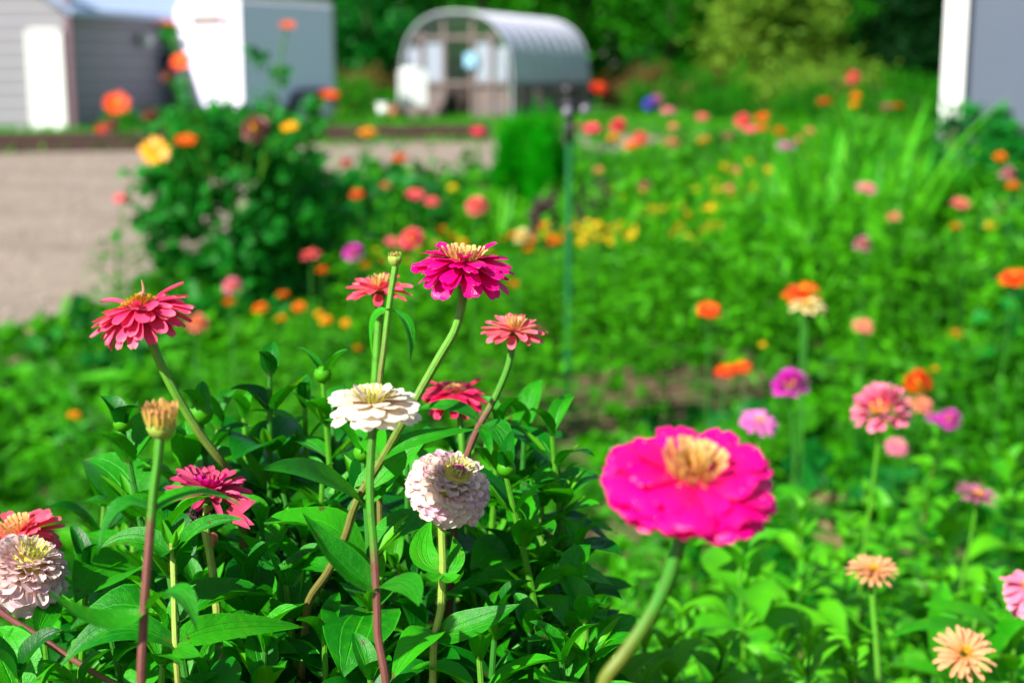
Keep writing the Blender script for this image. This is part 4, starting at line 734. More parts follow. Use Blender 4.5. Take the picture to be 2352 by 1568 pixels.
YB += [(1400, 440), (1440, 452), (1475, 440), (1520, 430), (1710, 440), (1735, 432), (1780, 448), (1640, 418), (1585, 420), (1755, 408)]
OB = [(1178, 540), (1160, 548), (1222, 552), (1240, 535), (1262, 545), (1283, 552), (1298, 535), (1272, 560), (1015, 530), (1040, 545), (862, 580), (880, 600), (965, 578), (1000, 560), (1060, 560), (840, 610), (1215, 575), (1130, 590), (945, 600), (1640, 475), (880, 640), (1250, 520)]
OR = 'first second third fourth fifth sixth seventh eighth ninth tenth eleventh twelfth thirteenth fourteenth fifteenth sixteenth seventeenth eighteenth nineteenth twentieth twenty-first twenty-second twenty-third twenty-fourth twenty-fifth twenty-sixth twenty-seventh twenty-eighth twenty-ninth thirtieth'.split()
def row(L, cond, words, grp, cols):
    S = sorted([p for p in L if cond(*p)]); n = len(S)
    for i, (x, y) in enumerate(S): garden_flower(x, y, random.uniform(31, 41), random.choice(cols), 'marigold', ('only' if n == 1 else OR[i]) + ' from the left of the ' + words, grp, name='marigold', cat='flower', d=F * random.uniform(.76, .88) / (y - HZ))
row(YB, lambda x, y: y >= 505 and x < 1465, 'yellow blossoms in the band right of the stake', 'yellow blossoms in the middle bed', ['yellow'])
row(YB, lambda x, y: y >= 505 and x >= 1465, 'yellow blossoms in the row right of the band', 'yellow blossoms in the middle bed', ['yellow', 'gold'])
row(YB, lambda x, y: 461 <= y < 505, 'yellow blossoms in the second row up', 'yellow blossoms in the middle bed', ['yellow'])
row(YB, lambda x, y: 400 <= y < 461, 'yellow blossoms in the third row up', 'yellow blossoms in the middle bed', ['yellow'])
row(YB, lambda x, y: y < 400, 'yellow blossoms in the highest row', 'yellow blossoms in the middle bed', ['yellow'])
row(OB, lambda x, y: x < 1100 and y < 570, 'orange blossoms left above the magenta zinnia', 'orange blossoms behind the magenta zinnia', ['orange', 'gold'])
row(OB, lambda x, y: x < 1100 and y >= 570, 'orange blossoms around the thin budding stem', 'orange blossoms behind the magenta zinnia', ['orange', 'gold'])
row(OB, lambda x, y: x >= 1100, 'orange blossoms between magenta zinnia and stake', 'orange blossoms behind the magenta zinnia', ['orange', 'gold', 'orange'])
# flowers of the tall bush are parts of it
TF = [(385, 55, 52, 'orangered', -.3), (520, 48, 38, 'orangered', 0), (660, 58, 40, 'orangered', 0), (417, 142, 50, 'orangered', .8), (268, 238, 60, 'orangered', .9), (240, 297, 44, 'red', 0), (255, 290, 36, 'mauve', 0), (355, 348, 64, 'gold', .9), (425, 322, 52, 'orangered', 0), (755, 218, 48, 'orangered', 0), (665, 292, 40, 'gold', 0), (588, 298, 60, 'mauve', .4), (385, 177, 34, 'mauve', 0), (345, 268, 36, 'mauve', 0)]
for x, y, Wd, col, tw in TF:
    p = at(x, y, TD - .25 + J(.2)); q = MB(); b = Vector((tb.x + (p.x - tb.x) * .45, tb.y + (p.y - tb.y) * .5, .75)); q.tube([p, p * .45 + b * .55 + Z * .04, b], [.005, .005, .007], k=5); q.build('flower_stem', S_green, tith)
    head('tithonia' if col != 'mauve' else 'pompom', tith, p, axis(tw + .45, J(.2)), (Wd - 5) / 2 / (F / TD) * 1.05, PM[col], DM['gold'], S_green, lod=1, seed=0)
# ---------------------------------------------------------------- zinnias in the foreground
def spath(pts, d):
    ds = d if hasattr(d, '__len__') else [d] * len(pts); return [at(x, y, k_) for (x, y), k_ in zip(pts, ds)]
def hero(label, pts, d, rpx, smat, col=None, cat='zinnia', name='zinnia', hairs=False):
    W_ = spath(pts, d); d0 = d[0] if hasattr(d, '__len__') else d; rad = rpx / 2 / (F / d0)
    dr = (W_[-1] - W_[-2]); dr.normalize(); e = W_[-1]; base = Vector((e.x + dr.x * .12, e.y + dr.y * .1 + .02, 0)); mid = Vector((e.x + dr.x * .1, e.y + dr.y * .08, e.z * .5))
    t = thing(name, tuple(base), label, cat); q = MB(); P = W_ + [mid, base]; rr = [rad * (1.15 if i == 0 else 1) for i in range(len(W_))] + [rad * 1.1, rad * 1.3]
    q.tube(P, rr, k=12)
    if hairs:
        C, ro = catmull(W_, rad, 40); n = len(C); 
        for i in range(n):
            for j in range(5):
                a = random.random() * 6.28; u = (Vector((math.cos(a), math.sin(a) * .6, J(.4)))).normalized(); p = C[i] + Vector((J(.0006), J(.0006), J(.0008))) + u * rad * .9; q.tube([p, p + u * .0014], [.00005, .00002], k=3, cap=False, smooth=False)
    q.build('stem', smat, t); t['_p'] = 0; del t['_p']; return t
def hleaf(t, p0, p1, p2, w, n=(0, -.5, .85), fold=.3, mat=None, wav=.03, twist=0):
    """a leaf from root p0 over p1 to the tip p2, all (column, row, depth); w is its width in photo units"""
    A, B, C = at(*p0), at(*p1), at(*p2); s = Vector(C - A).normalized().cross(Vector(n)); q = MB()
    leaf(q, A, B * 1.6 - (A + C) * .3, C, w / 2 / (F / p1[2]), side=s, fold=fold, m=14, n=9, wav=wav, twist=twist); return q.build('leaf', mat or G_leaf, t)
def bract(t, p, Rad): pass
D0 = .853; S_hot = stem_mat('green_to_olive_stem', (.03, .21, .008), (.13, .17, .015), .3, .65)
m = hero('sharp magenta zinnia with layered petals, the tallest sharp bloom, right of centre', [(1064, 655), (1062, 690), (1046, 755), (1012, 815), (975, 880), (950, 925), (880, 1050), (820, 1150), (790, 1240), (755, 1310), (705, 1400)], [D0] * 6 + [.87, .88, .89, .9, .92], 20, S_brown, hairs=True)
head('layered', m, at(1064, 606, D0), axis(.06, .05), 113 / (F / D0), PM['magenta'], DM['tan'], S_green, seed=11, spin=.4, zs=.85)
hleaf(m, (838, 1160, .88), (720, 1085, .83), (602, 1078, .80), 88, n=(.1, -.62, .78), fold=.35); hleaf(m, (828, 1160, .885), (880, 1090, .89), (985, 1002, .9), 90, n=(.1, -.45, .9))
hleaf(m, (880, 1050, .87), (950, 1010, .86), (1100, 985, .88), 60, n=(0, -.4, .9)); hleaf(m, (872, 1052, .87), (850, 985, .9), (800, 960, .93), 70, n=(-.2, -.6, .7))
hleaf(m, (757, 1308, .91), (700, 1285, .93), (625, 1315, .93), 70, n=(0, -.5, .85)); hleaf(m, (757, 1308, .91), (820, 1260, .93), (900, 1220, .95), 72)
m = hero('deep pink zinnia with drooping petals and golden cone, leaning left above the grass', [(335, 742), (362, 820), (398, 895), (430, 950), (462, 1000), (510, 1062), (545, 1120)], [.955, .955, .96, .965, .97, .98, 1.0], 21, S_brown)
head('droopy', m, at(322, 712, .955), axis(.04, -.22), 106 / (F / .955), PM['rose'], DM['gold'], S_green, seed=3, zs=.8)
q = MB(); p = at(327, 682, .955); q.tube([p, at(330, 665, .955), at(325, 642, .955)], [.0016, .0012, .0004], k=6); q.blob(tuple(p + Z * .001), .003, 5); tag(q.build('dried_stalk', plain('straw_brown', (.30, .15, .08), .8)), 'thin brown stalk sticking up from the golden cone of the deep pink zinnia', 'dried stalk')
m = hero('cream white zinnia with yellow green centre, its stem standing in front of the leaves', [(857, 968), (851, 1060), (850, 1150), (858, 1250), (864, 1345), (866, 1400), (868, 1460), (886, 1568)], .765, 19, S_dark)
head('white', m, at(857, 932, .765), axis(.12, .02), 105 / (F / .765), PM['white'], DM['lime'], S_green, seed=5, zs=.85)
hleaf(m, (864, 1352, .765), (775, 1290, .76), (695, 1178, .755), 88, n=(.55, -.65, .55), fold=.55); hleaf(m, (866, 1350, .765), (930, 1330, .75), (962, 1392, .73), 88, n=(.1, -.5, .85), fold=.1)
m = hero('pinkish white double zinnia, a dense ball of petals with yellow green middle', [(1014, 1180), (1015, 1240), (1017, 1300), (1014, 1360), (1012, 1400), (1000, 1452), (995, 1500)], .858, 17, S_pale, hairs=True)
head('dome', m, at(1030, 1122, D0), axis(.42, .50), 97 / (F / D0), PM['blush'], DM['lime'], S_green, seed=9)
q = MB(); hc = at(1030, 1122, D0); ax_ = axis(.42, .50)
for i in range(60): a = random.random() * 6.28; r = .15 * math.sqrt(random.random()); u = ax_.cross(Vector((1, 0, 0))).normalized(); v = ax_.cross(u); q.blob(tuple(hc + (ax_ * (.80 - r) + u * r * math.cos(a) + v * r * math.sin(a)) * 97 / (F / D0)), .0008, 4)
q.build('flower_disc', plain('plum_pink', (.42, .09, .16), .7), m)
hleaf(m, (1010, 1312, .86), (962, 1270, .87), (992, 1192, .89), 66, n=(.2, -.9, .3), fold=.2); hleaf(m, (1018, 1312, .86), (1052, 1290, .86), (1040, 1230, .88), 50, n=(-.3, -.9, .3), fold=.2)
hleaf(m, (1014, 1318, .855), (975, 1338, .84), (968, 1310, .83), 40, fold=.4); hleaf(m, (1014, 1318, .855), (1050, 1340, .84), (1065, 1308, .83), 40, fold=.4)
hleaf(m, (1008, 1452, .86), (1080, 1440, .85), (1196, 1385, .85), 84, n=(-.1, -.6, .8)); hleaf(m, (1002, 1452, .86), (960, 1470, .84), (900, 1560, .82), 95, n=(-.4, -.8, .5))
m = hero('light coral zinnia with upright yellowish inner petals, left of the sharp magenta one', [(872, 690), (868, 760), (864, 830), (860, 900), (858, 980), (860, 1060)], 1.01, 19, S_green)
head('star', m, at(870, 668, 1.01), axis(.08, -.02), 71 / (F / 1.01), PM['coral'], DM['tan'], S_green, seed=2)
m = hero('thin stem with a small closed green bud, beside the light coral zinnia', [(908, 612), (897, 680), (890, 730), (882, 800), (873, 870), (868, 960), (870, 1060)], .93, 14, S_brown, cat='bud')
hleaf(m, (889, 714, .93), (935, 735, .915), (942, 832, .91), 44, n=(.75, -.5, .4), fold=.35); hleaf(m, (888, 716, .93), (855, 735, .94), (858, 830, .94), 36, n=(-.7, -.4, .5), fold=.3)
head('daisy', m, at(907, 592, .93), Vector((0, -.03, 1)), 17 / (F / .93), PM['tan'], DM['dust'], S_pale, seed=1).scale = (.0001,) * 3
q = MB(); Rb = 17 / (F / .93); cb = calyx_bm(Rb, .95, 1.5)
for o in [o for o in m.children if o.name.startswith('flower_head')]:
    for c_ in list(o.children): bpy.data.objects.remove(c_)
    bpy.data.objects.remove(o)
o = cb.build('bud', S_pale, None); o.parent = m; o.location = at(907, 588, .93) - m.location
q = MB(); ring(q, Rb, 12, .5, .25, 80, 95, r0=.85, z0=0.05, n=3, tlen=5); ring(q, Rb, 8, .3, .3, 60, 60, r0=.3, z0=.15, n=3, tlen=5); b_ = q.build('bud_petals', PM['tan'], None); b_.parent = o
m = hero('coral pink zinnia with narrow petals, lower right of the sharp magenta one', [(1177, 775), (1170, 830), (1150, 885), (1125, 935), (1100, 978), (1082, 1020), (1068, 1060), (1050, 1120)], .985, 16, S_dark)
head('star', m, at(1180, 762, .985), axis(.14, .06), 71 / (F / .985), PM['coralpink'], DM['tan'], S_green, seed=4)
hleaf(m, (1103, 968, .985), (1035, 925, .985), (948, 946, .985), 46, n=(0, -.42, .96), fold=.15); hleaf(m, (1106, 974, .985), (1150, 985, .97), (1170, 1065, .96), 62, n=(.35, -.75, .5), fold=.2); hleaf(m, (1102, 980, .985), (1120, 1010, .96), (1128, 1045, .95), 26, fold=.3)
m = hero('crimson rose zinnia half behind the raised leaf, below and behind the magenta one', [(1055, 925), (1058, 975), (1062, 1040)], 1.06, 15, S_green)
head('droopy', m, at(1045, 905, 1.06), axis(.15, .06), 70 / (F / 1.06), PM['crimson'], DM['dust'], S_green, seed=6, zs=.75)
m = hero('shaggy magenta zinnia low on the left, partly covered by a leaf', [(478, 1165), (472, 1215), (482, 1270), (492, 1340), (500, 1430), (506, 1568)], [.91, .90, .90, .9, .9, .9], 19, S_pale, hairs=True)
head('shaggy', m, at(478, 1128, .91), axis(.10, .10), 94 / (F / .91), PM['shag'], DM['dust'], S_brown, seed=8, zs=.72)
q = MB()
for (a, b) in (((520, 1185), (588, 1150)), ((515, 1180), (585, 1205)), ((525, 1170), (575, 1215))): A, B = at(*a, .9), at(*b, .885); leaf(q, A, (A + B) / 2 + Z * .002, B, .0045, side=(.2, 0, 1), fold=.2)
q.build('drooping_petals', PM['shag'], m)
q = MB(); C = np.array(at(475, 1188, .905)) + rng.normal(size=(260, 3)) * np.array([.0075, .006, .002]); cloud(q, C, np.full(260, .005), asp=.2); q.build('dried_petals', DRY, m)
q = MB(); A = at(489, 1222, .895); leaf(q, A, A + Vector((.001, 0, -.005)), A + Vector((-.001, 0, -.011)), .003, side=(1, 0, 0), fold=.6); q.build('dried_petals', plain('rust_petal', (.32, .10, .04), .7), m)
m = hero('fat fading zinnia bud with tan stubby petals, nearest stem on the left', [(368, 1005), (362, 1060), (354, 1120), (348, 1180), (340, 1280), (333, 1370), (328, 1460), (324, 1568)], .70, 21, S_dark, cat='bud')
Rb = 42 / (F / .70); o = calyx_bm(Rb, .80, 1.0).build('bud', S_pale, None); o.parent = m; o.location = at(370, 968, .70) - m.location
q = MB(); ring(q, Rb, 16, 1.15, .34, 92, 84, r0=.84, z0=-.12, cup=-.4, prof='nar'); ring(q, Rb, 13, 1.05, .30, 86, 96, r0=.6, z0=0, cup=-.4, prof='nar'); ring(q, Rb, 9, .75, .2, 80, 92, r0=.25, z0=.05, cup=-.3, prof='nar'); b_ = q.build('bud_petals', PM['tan'], None); b_.parent = o; o.rotation_euler = (.12, .02, 0)
hleaf(m, (350, 1176, .70), (270, 1150, .70), (228, 1262, .69), 66, n=(-.3, -.3, .9), fold=.2); hleaf(m, (352, 1174, .70), (450, 1120, .72), (562, 1168, .73), 50, n=(0, -.25, .95), fold=.25)
hleaf(m, (334, 1402, .70), (225, 1440, .69), (106, 1352, .68), 72, n=(0, -.35, .9), fold=.35); hleaf(m, (340, 1400, .70), (410, 1345, .69), (452, 1450, .68), 74, n=(.3, -.3, .9), fold=.3)
m = hero('crimson pink zinnia cut by the left edge, above the lilac one', [(45, 1245), (40, 1300), (35, 1400)], .95, 16, S_green); head('layered', m, at(42, 1228, .95), axis(.25, -.35), 92 / (F / .95), PM['coral'], DM['tan'], S_green, seed=21)
m = hero('pale lilac double zinnia cut by the left edge, a dense mound of small petals', [(60, 1350), (20, 1380), (-40, 1420)], .89, 15, S_green); head('dome', m, at(52, 1318, .89), axis(.10, .50), 104 / (F / .89), PM['lilacw'], DM['lime'], S_green, seed=22)
m = hero('reddish leafless stem slanting down across the lower left corner', [(-40, 1372), (20, 1418), (85, 1458), (150, 1502), (225, 1550), (300, 1600)], .86, 15, S_red, cat='stem', name='bare_zinnia', hairs=True)
hleaf(m, (85, 1462, .86), (40, 1460, .85), (-30, 1530, .84), 60); hleaf(m, (88, 1456, .86), (110, 1400, .88), (150, 1372, .9), 60, n=(.3, -.7, .5))
m = hero('very large hot pink zinnia with golden middle, nearest and biggest bloom on the right', [(1576, 1160), (1562, 1240), (1532, 1335), (1486, 1425), (1435, 1500), (1385, 1575)], .575, 33, S_hot)
head('bighot', m, at(1587, 1094, .575), axis(.40, .03), 188 / (F / .575), PM['hot'], DM['tan'], S_green, seed=31, spin=.3, zs=.85)
m = hero('peach zinnia seen from the side on a straight stem, lower right', [(2003, 1315), (2004, 1360), (2008, 1420), (2013, 1480), (2018, 1568)], 1.32, 16, S_green); head('daisy', m, at(2003, 1312, 1.32), axis(.22, 0), 56 / (F / 1.32), PM['peach'], DM['gold'], S_green, seed=41)
hleaf(m, (2008, 1455, 1.32), (1970, 1440, 1.31), (1935, 1395, 1.3), 18, fold=.6, mat=G_blade); hleaf(m, (2010, 1430, 1.32), (2025, 1420, 1.31), (2035, 1395, 1.3), 14, fold=.6, mat=G_blade)
m = hero('peach zinnia tilted toward the viewer in the lower right corner', [(2212, 1510), (2205, 1560), (2200, 1620)], 1.18, 16, S_green); head('daisy', m, at(2213, 1502, 1.18), axis(.75, -.05), 67 / (F / 1.18), PM['peach'], DM['gold'], S_green, seed=42)
m = hero('pale pink zinnia cut by the right edge of the photo', [(2360, 1370), (2362, 1420), (2365, 1500)], 1.25, 16, S_green); head('droopy', m, at(2375, 1352, 1.25), axis(.5, -.3), 66 / (F / 1.25), PM['pink'], DM['gold'], S_green, seed=43)
# drops of dew on the two magenta blooms
DEW = NT('dew'); DEW = DEW.surf((.9, .9, .95), .04, spec=.8, **{'Transmission Weight': .7})
for c_, R_, ax_, par in ((at(1064, 606, D0), 113 / (F / D0), axis(.06, .05), 'magenta'), (at(1587, 1125, .575), 188 / (F / .575), axis(.40, .03), 'hot')):
    hd_ = [o for o in bpy.data.objects if o.name.startswith('petals') and o.data.materials[0] == PM[par] and o.parent.scale[0] > .02][0]
    me = hd_.data; q = MB(); vs = [v.co for v in me.vertices if (v.co.x ** 2 + v.co.y ** 2) > .35]; r_ = random.Random(3)
    for i in range(150): v = r_.choice(vs); q.blob(tuple(v + Vector((J(.02), J(.02), .006))), r_.uniform(.004, .010), 5)
    o = q.build('dew_drops', DEW, None); o.parent = hd_; o['kind'] = 'stuff'
# ---------------------------------------------------------------- leafy shoots that fill the foreground
def shoot(x, y, d, label, n_pairs=7, Lmax=.08, sp=.042, lean=(0, 0), bud=0, sep=True, mat=None, smat=None, group='leafy zinnia shoots in the foreground', lw=.20):
    tip = at(x, y, d); base = Vector((tip.x - lean[0] * tip.z + J(.05), tip.y - lean[1] * tip.z + J(.05) + .03, 0))
    t = thing('zinnia_shoot', tuple(base), label, 'leafy shoot', group); q = MB(); mid = (tip * .5 + base * .5) + Vector((J(.02), J(.02), 0)); P = [tip, tip * .8 + mid * .2 + Vector((J(.006), J(.006), 0)), mid, base]
    q.tube(P, [.0018, .0026, .0036, .005], k=7); q.build('stem', smat or random.choice([S_green, S_mid, S_mid, S_brown]), t)
    C, _ = catmull([Vector(p) for p in P], .001, 24); L = [0]
    for i in range(1, len(C)): L.append(L[-1] + (C[i] - C[i - 1]).length)
    a0 = random.random() * 3.14; s = .002; qq = MB(); k_ = 0; mat = mat or G_leaf
    for i in range(n_pairs):
        j = min(range(len(L)), key=lambda z_: abs(L[z_] - s)); nd = C[j]
        if nd.z < .12: break
        f = min(1, (i + .6) / 3.2); LL = Lmax * (.40 + .60 * f) * random.uniform(.85, 1.15); el = R(72 - 52 * f) + J(.2)
        lm_ = mat if mat is not G_leaf or random.random() < .7 else G_leaf3
        for sd_ in (0, math.pi):
            a = a0 + sd_ + J(.25); dv = Vector((math.cos(a), math.sin(a), 0)); l = LL * random.uniform(.85, 1.12)
            p1 = nd + dv * l * .5 * math.cos(el) + Z * l * (.55 * math.sin(el) + .08); p2 = nd + dv * l * math.cos(el * .75) + Z * l * (math.sin(el * .8) - .30 * f * random.uniform(.2, 1.6))
            m_ = MB() if sep else qq; leaf(m_, nd + dv * .002, p1, p2, l * lw * random.uniform(.85, 1.25) * (1.15 if f > .6 else 1), fold=random.uniform(.15, .5) + (.3 if f < .4 else 0), m=11 if sep else 8, n=7 if sep else 5, wav=.05, twist=J(.35))
            if sep: m_.build('leaf', lm_, t)
        if i > 0:                                # little leaves in the axil
            for sd_ in (0, math.pi):
                if random.random() < .7:
                    a = a0 + sd_ + J(.3); dv = Vector((math.cos(a), math.sin(a), 0)); r0 = nd + dv * .004
                    for w2 in (-.7, .7):
                        b = a + w2; dd = Vector((math.cos(b), math.sin(b), 0)); l = random.uniform(.012, .03); leaf(qq, r0, r0 + dd * l * .25 + dv * l * .3 + Z * l * .6, r0 + dd * l * .5 + dv * l * .5 + Z * l * 1.0, l * .2, m=6, n=5, fold=.5)
        a0 += math.pi / 2 + J(.25); s += sp * (.45 + .55 * f) * random.uniform(.85, 1.2)
    if bud: qq.blob(tuple(tip + Z * .006), .0065 if bud == 1 else .009, 7, squash=.9)
    if qq.v: qq.build('small_leaves', G_bud, t)
    return t
G_bud = leaf_mat('young_leaf', (.025, .25, .003), (.09, .42, .005), (.2, .55, .01), veins=False, rough=.5)
SHOOTS = [(620, 862, 1.0, 'upright leafy shoot rising highest left of the white zinnia', 0), (700, 935, 1.06, 'leafy shoot just right of the highest one', 0), (742, 878, 1.0, 'thin shoot ending in a small round bud, left of the white zinnia', 1), (500, 985, 1.05, 'leafy shoot right of the leaning stem', 0), (283, 992, .95, 'shoot with a small round green bud left of the fat bud', 1), (462, 968, 1.0, 'shoot with a small yellowish bud touching the leaning stem', 2), (240, 1150, 1.05, 'leafy shoot at the left rim of the clump', 0), (765, 975, 1.1, 'leafy shoot behind the white zinnia', 0), (935, 1040, 1.0, 'dark leafy shoot under the white zinnia', 0), (1145, 985, 1.02, 'leafy shoot right of the coral pink stem', 0), (1205, 985, 1.08, 'leafy shoot near the right rim of the clump top', 0), (1268, 1000, 1.0, 'bright pointed shoot at the upper right corner of the clump', 0), (1163, 1095, .95, 'shoot with a small green bud right of the pinkish white ball', 1), (1245, 1150, 1.02, 'leafy shoot right of the pinkish white ball', 0), (1310, 1350, .93, 'young bright shoot at the right rim', 0), (1345, 1420, .9, 'lowest young shoot at the right rim', 0), (1110, 1200, 1.05, 'shaded shoot below the pinkish white ball', 0), (835, 1060, .9, 'small bud shoot against the white zinnia stem', 1), (600, 1200, .96, 'leafy shoot right of the shaggy magenta zinnia', 0), (700, 1225, .98, 'broad leaved shoot in the middle of the clump', 0), (570, 1330, .9, 'leafy shoot below the shaggy magenta zinnia', 0), (655, 1330, .93, 'curled young shoot left of the brown stem', 0), (790, 1350, .97, 'leafy shoot behind the white zinnia stem', 0), (905, 1290, 1.0, 'leafy shoot between the two white blooms stems', 0), (1080, 1330, .99, 'shaded shoot right of the pale stem', 0), (1180, 1270, 1.0, 'dark leafy shoot at the right middle', 0), (200, 1290, .93, 'leafy shoot below the left rim', 0), (100, 1450, .95, 'leafy shoot beneath the lilac zinnia', 0), (375, 1230, .85, 'leafy shoot beside the near dark stem', 0), (385, 1430, .82, 'hairy bright shoot right of the near dark stem', 0), (250, 1440, .9, 'leafy shoot left of the near dark stem', 0), (610, 1480, .86, 'leafy shoot at the bottom, left of centre', 0), (745, 1470, .88, 'leafy shoot at the bottom behind the white stem', 0), (955, 1440, .93, 'leafy shoot at the bottom near the pale stem', 0), (1100, 1500, .86, 'upright pointed shoot at the bottom', 0), (1215, 1440, .93, 'leafy shoot at the bottom right of the clump', 0), (40, 1540, .82, 'leafy shoot in the lower left corner', 0), (180, 1560, .84, 'leafy shoot at the bottom near the left corner', 0), (470, 1545, .84, 'leafy shoot at the bottom below the pale yellow stem', 0), (850, 1545, .85, 'leafy shoot at the bottom under the near node', 0), (1290, 1510, .88, 'small leaved shoot at the bottom right rim', 0), (430, 1075, 1.0, 'leafy shoot between the fat bud and the shaggy zinnia', 0), (1050, 1050, 1.08, 'shoot behind the pinkish white ball', 0), (590, 1060, 1.05, 'leafy shoot above the shaggy magenta zinnia', 0), (320, 1110, 1.0, 'shoot behind the near dark stem', 0)]
for i, (x, y, d, l, b) in enumerate(SHOOTS):
    shoot(x, y, d, l, n_pairs=9, Lmax=random.uniform(.052, .080), bud=b, lean=(J(.12), J(.08)), lw=random.choice([.19, .23, .27, .31]))
XS = [(150, 1380, 1.0, 'under the lilac zinnia, further back'), (270, 1200, 1.1, 'behind the fat bud stem'), (430, 1190, 1.05, 'left behind the shaggy magenta zinnia'), (540, 1130, 1.12, 'right behind the shaggy magenta zinnia'), (650, 1130, 1.02, 'in the upper middle of the clump'), (740, 1110, 1.0, 'above the long near leaf'), (800, 1200, 1.0, 'between the long near leaf and the white zinnia stem'), (900, 1160, 1.06, 'left behind the pinkish white ball'), (960, 1360, .95, 'under the pinkish white ball'), (1040, 1240, 1.1, 'right under the pinkish white ball'), (1140, 1400, .92, 'low at the right of the pale stem'), (1250, 1280, 1.02, 'at the right rim, middle height'), (1200, 1090, 1.12, 'behind the small bud at the right'), (1290, 1100, 1.1, 'at the upper right rim'), (680, 1400, .98, 'low in the middle of the clump'), (530, 1420, .93, 'low behind the yellow stem'), (450, 1340, .95, 'right behind the near dark stem'), (300, 1350, 1.0, 'left behind the near dark stem'), (820, 1420, 1.0, 'low behind the white zinnia stem'), (1030, 1390, 1.02, 'low behind the pale stem'), (560, 960, 1.1, 'behind the highest shoot'), (660, 1000, 1.08, 'under the highest shoot'), (1330, 1250, 1.0, 'reaching out at the right rim'), (1360, 1500, .95, 'reaching out low at the right rim')]
for x, y, d, l in XS: shoot(x, y, d, 'small leaved zinnia shoot ' + l, n_pairs=9, Lmax=random.uniform(.045, .065), sp=.034, lean=(J(.15), J(.1)), lw=random.uniform(.2, .28))
# loose hand laid leaves belong to a shoot of their own
m = hero('long stemmed leafy shoot with broad leaves across the bottom left', [(395, 1246), (396, 1262), (399, 1350), (402, 1480), (408, 1568)], [.83, .83, .82, .80, .80], 13, S_pale, name='zinnia_shoot', cat='leafy shoot', hairs=True)
hleaf(m, (402, 1482, .80), (260, 1430, .79), (140, 1532, .78), 92, n=(0, -.55, .85)); hleaf(m, (404, 1478, .80), (520, 1440, .82), (700, 1440, .86), 90, n=(.1, -.5, .85)); hleaf(m, (404, 1484, .80), (430, 1500, .78), (462, 1505, .76), 44, n=(0, -.7, .6)); hleaf(m, (403, 1478, .8), (440, 1460, .81), (452, 1440, .82), 22, n=(0, -.7, .6))
hleaf(m, (402, 1285, .83), (460, 1210, .82), (562, 1192, .81), 60, n=(.2, -.5, .8), fold=.6); hleaf(m, (395, 1252, .83), (380, 1225, .83), (372, 1190, .83), 26, n=(.4, -.8, .3), fold=.6, mat=G_bud); hleaf(m, (395, 1252, .83), (412, 1228, .83), (425, 1195, .83), 26, n=(-.4, -.8, .3), fold=.6, mat=G_bud); hleaf(m, (395, 1256, .83), (400, 1240, .82), (404, 1215, .815), 20, n=(0, -.9, .3), fold=.6, mat=G_bud)
hleaf(m, (398, 1285, .83), (320, 1230, .83), (230, 1258, .83), 66, n=(0, -.6, .8), fold=.4)
# leafy plants around the lower right, nearer than the blurred beds
RS = [(1700, 1250, 1.55), (1790, 1300, 1.5), (1840, 1190, 1.9), (1650, 1380, 1.4), (1560, 1420, 1.5), (1750, 1080, 2.2), (1990, 1140, 2.5), (2130, 1090, 2.5), (1480, 1480, 1.25), (1730, 1440, 1.3), (1860, 1500, 1.3), (1620, 1530, 1.15), (1950, 1500, 1.35), (2100, 1480, 1.4), (2180, 1340, 1.7), (2290, 1250, 1.9), (2330, 1480, 1.4), (2080, 1380, 1.8), (2250, 1400, 1.5), (1500, 1230, 2.3), (1430, 1330, 2.2), (2320, 1080, 2.4), (1480, 1568, 1.2), (1700, 1568, 1.15), (1820, 1380, 1.7), (1940, 1290, 2.0), (2030, 1200, 2.2), (2120, 1220, 2.2), (1760, 1180, 2.2), (1580, 1330, 2.0), (1390, 1560, 1.1), (1600, 1250, 1.8), (1680, 1320, 1.6), (1760, 1380, 1.45), (1850, 1290, 1.75), (1900, 1420, 1.5), (1530, 1500, 1.3), (1620, 1450, 1.35), (1660, 1500, 1.25), (1780, 1520, 1.25), (1950, 1210, 2.0), (2060, 1290, 1.9), (2180, 1200, 2.1), (2280, 1170, 2.1), (2150, 1010, 2.6)]
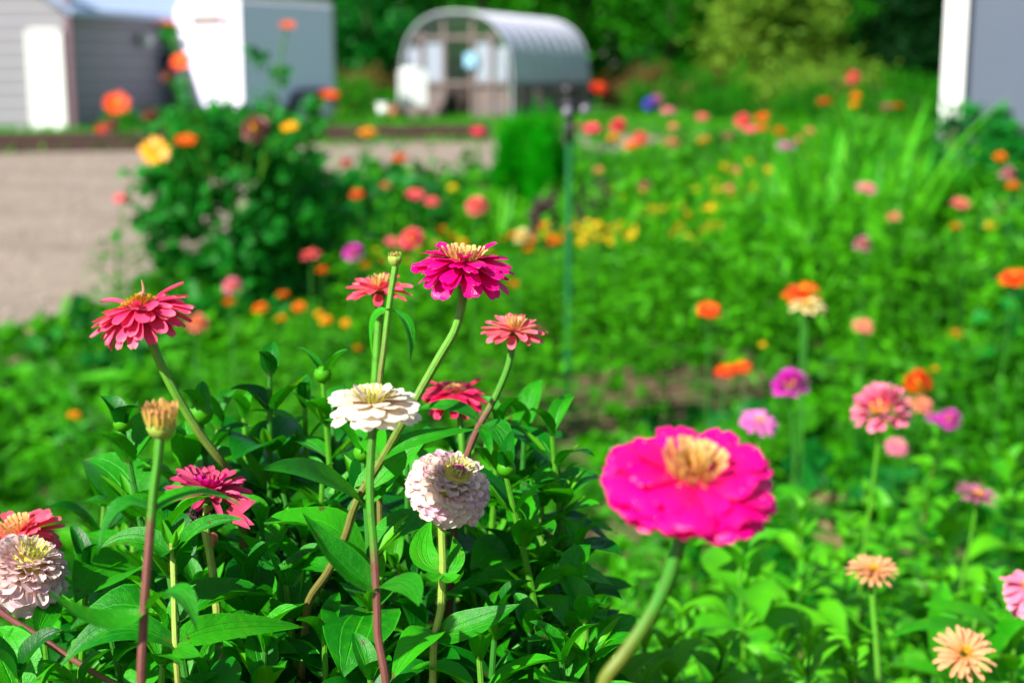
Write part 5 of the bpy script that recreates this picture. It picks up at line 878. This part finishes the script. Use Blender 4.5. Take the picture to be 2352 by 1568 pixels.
LAND = [(1587, 1110, 'big hot pink zinnia'), (2003, 1308, 'peach zinnia on the straight stem'), (2215, 1502, 'peach zinnia in the lower right corner'), (2245, 1140, 'faded dusty pink zinnia'), (2025, 945, 'large ruffled pink zinnia'), (1743, 970, 'lilac pink zinnia'), (1815, 887, 'violet magenta zinnia'), (2060, 1025, 'small pink zinnia under the ruffled one'), (2345, 1355, 'pale pink zinnia at the right edge'), (1480, 1430, 'stem of the hot pink zinnia')]
USED = set()
def near_label(x, y):
    for _, lx, ly, w_ in sorted((math.hypot(x - a, y - b), a, b, c) for a, b, c in LAND):
        dx, dy = x - lx, y - ly; v = 'below' if dy > 0 else 'above'; s_ = 'left' if dx < 0 else 'right'; far = 'close ' if math.hypot(dx, dy) < 130 else 'well ' if math.hypot(dx, dy) > 260 else ''
        dr = 'to the ' + s_ + ' of' if abs(dx) > 2 * abs(dy) else v if abs(dy) > 2 * abs(dx) else v + ' and ' + s_ + ' of'
        l = 'leafy zinnia shoot ' + far + dr + ' the ' + w_
        if l not in USED: USED.add(l); return l
    return l
for i, (x, y, d) in enumerate(RS):
    if i % 2 and y > 1100: y = min(1640, y + 170)
    shoot(x, y, d, near_label(x, y), n_pairs=9, Lmax=random.uniform(.060, .088) * (1 + (d - 1.2) * .14), sp=.042, lean=(J(.1), J(.1)), sep=False, mat=G_leaf3, group='blurred leafy shoots of the lower right', lw=random.uniform(.2, .28))  # darker leaf colour stands in for the shade down here
# long flat leaves in the lower right corner
m = thing('broadleaf_plant', tuple(ground(2120, 1560)), 'low plant with long arching grey green leaves in the lower right corner', 'plant')
for a, b, c_, w_ in (((2330, 1500, 1.45), (2250, 1400, 1.4), (2080, 1395, 1.38), 50), ((2300, 1560, 1.4), (2200, 1420, 1.35), (2030, 1470, 1.3), 46), ((2352, 1560, 1.4), (2330, 1380, 1.45), (2260, 1300, 1.5), 60), ((2260, 1568, 1.45), (2300, 1450, 1.4), (2400, 1400, 1.35), 60), ((2180, 1568, 1.5), (2160, 1420, 1.5), (2170, 1330, 1.55), 80)): hleaf(m, a, b, c_, w_, n=(.1, -.6, .8), mat=G_blade)
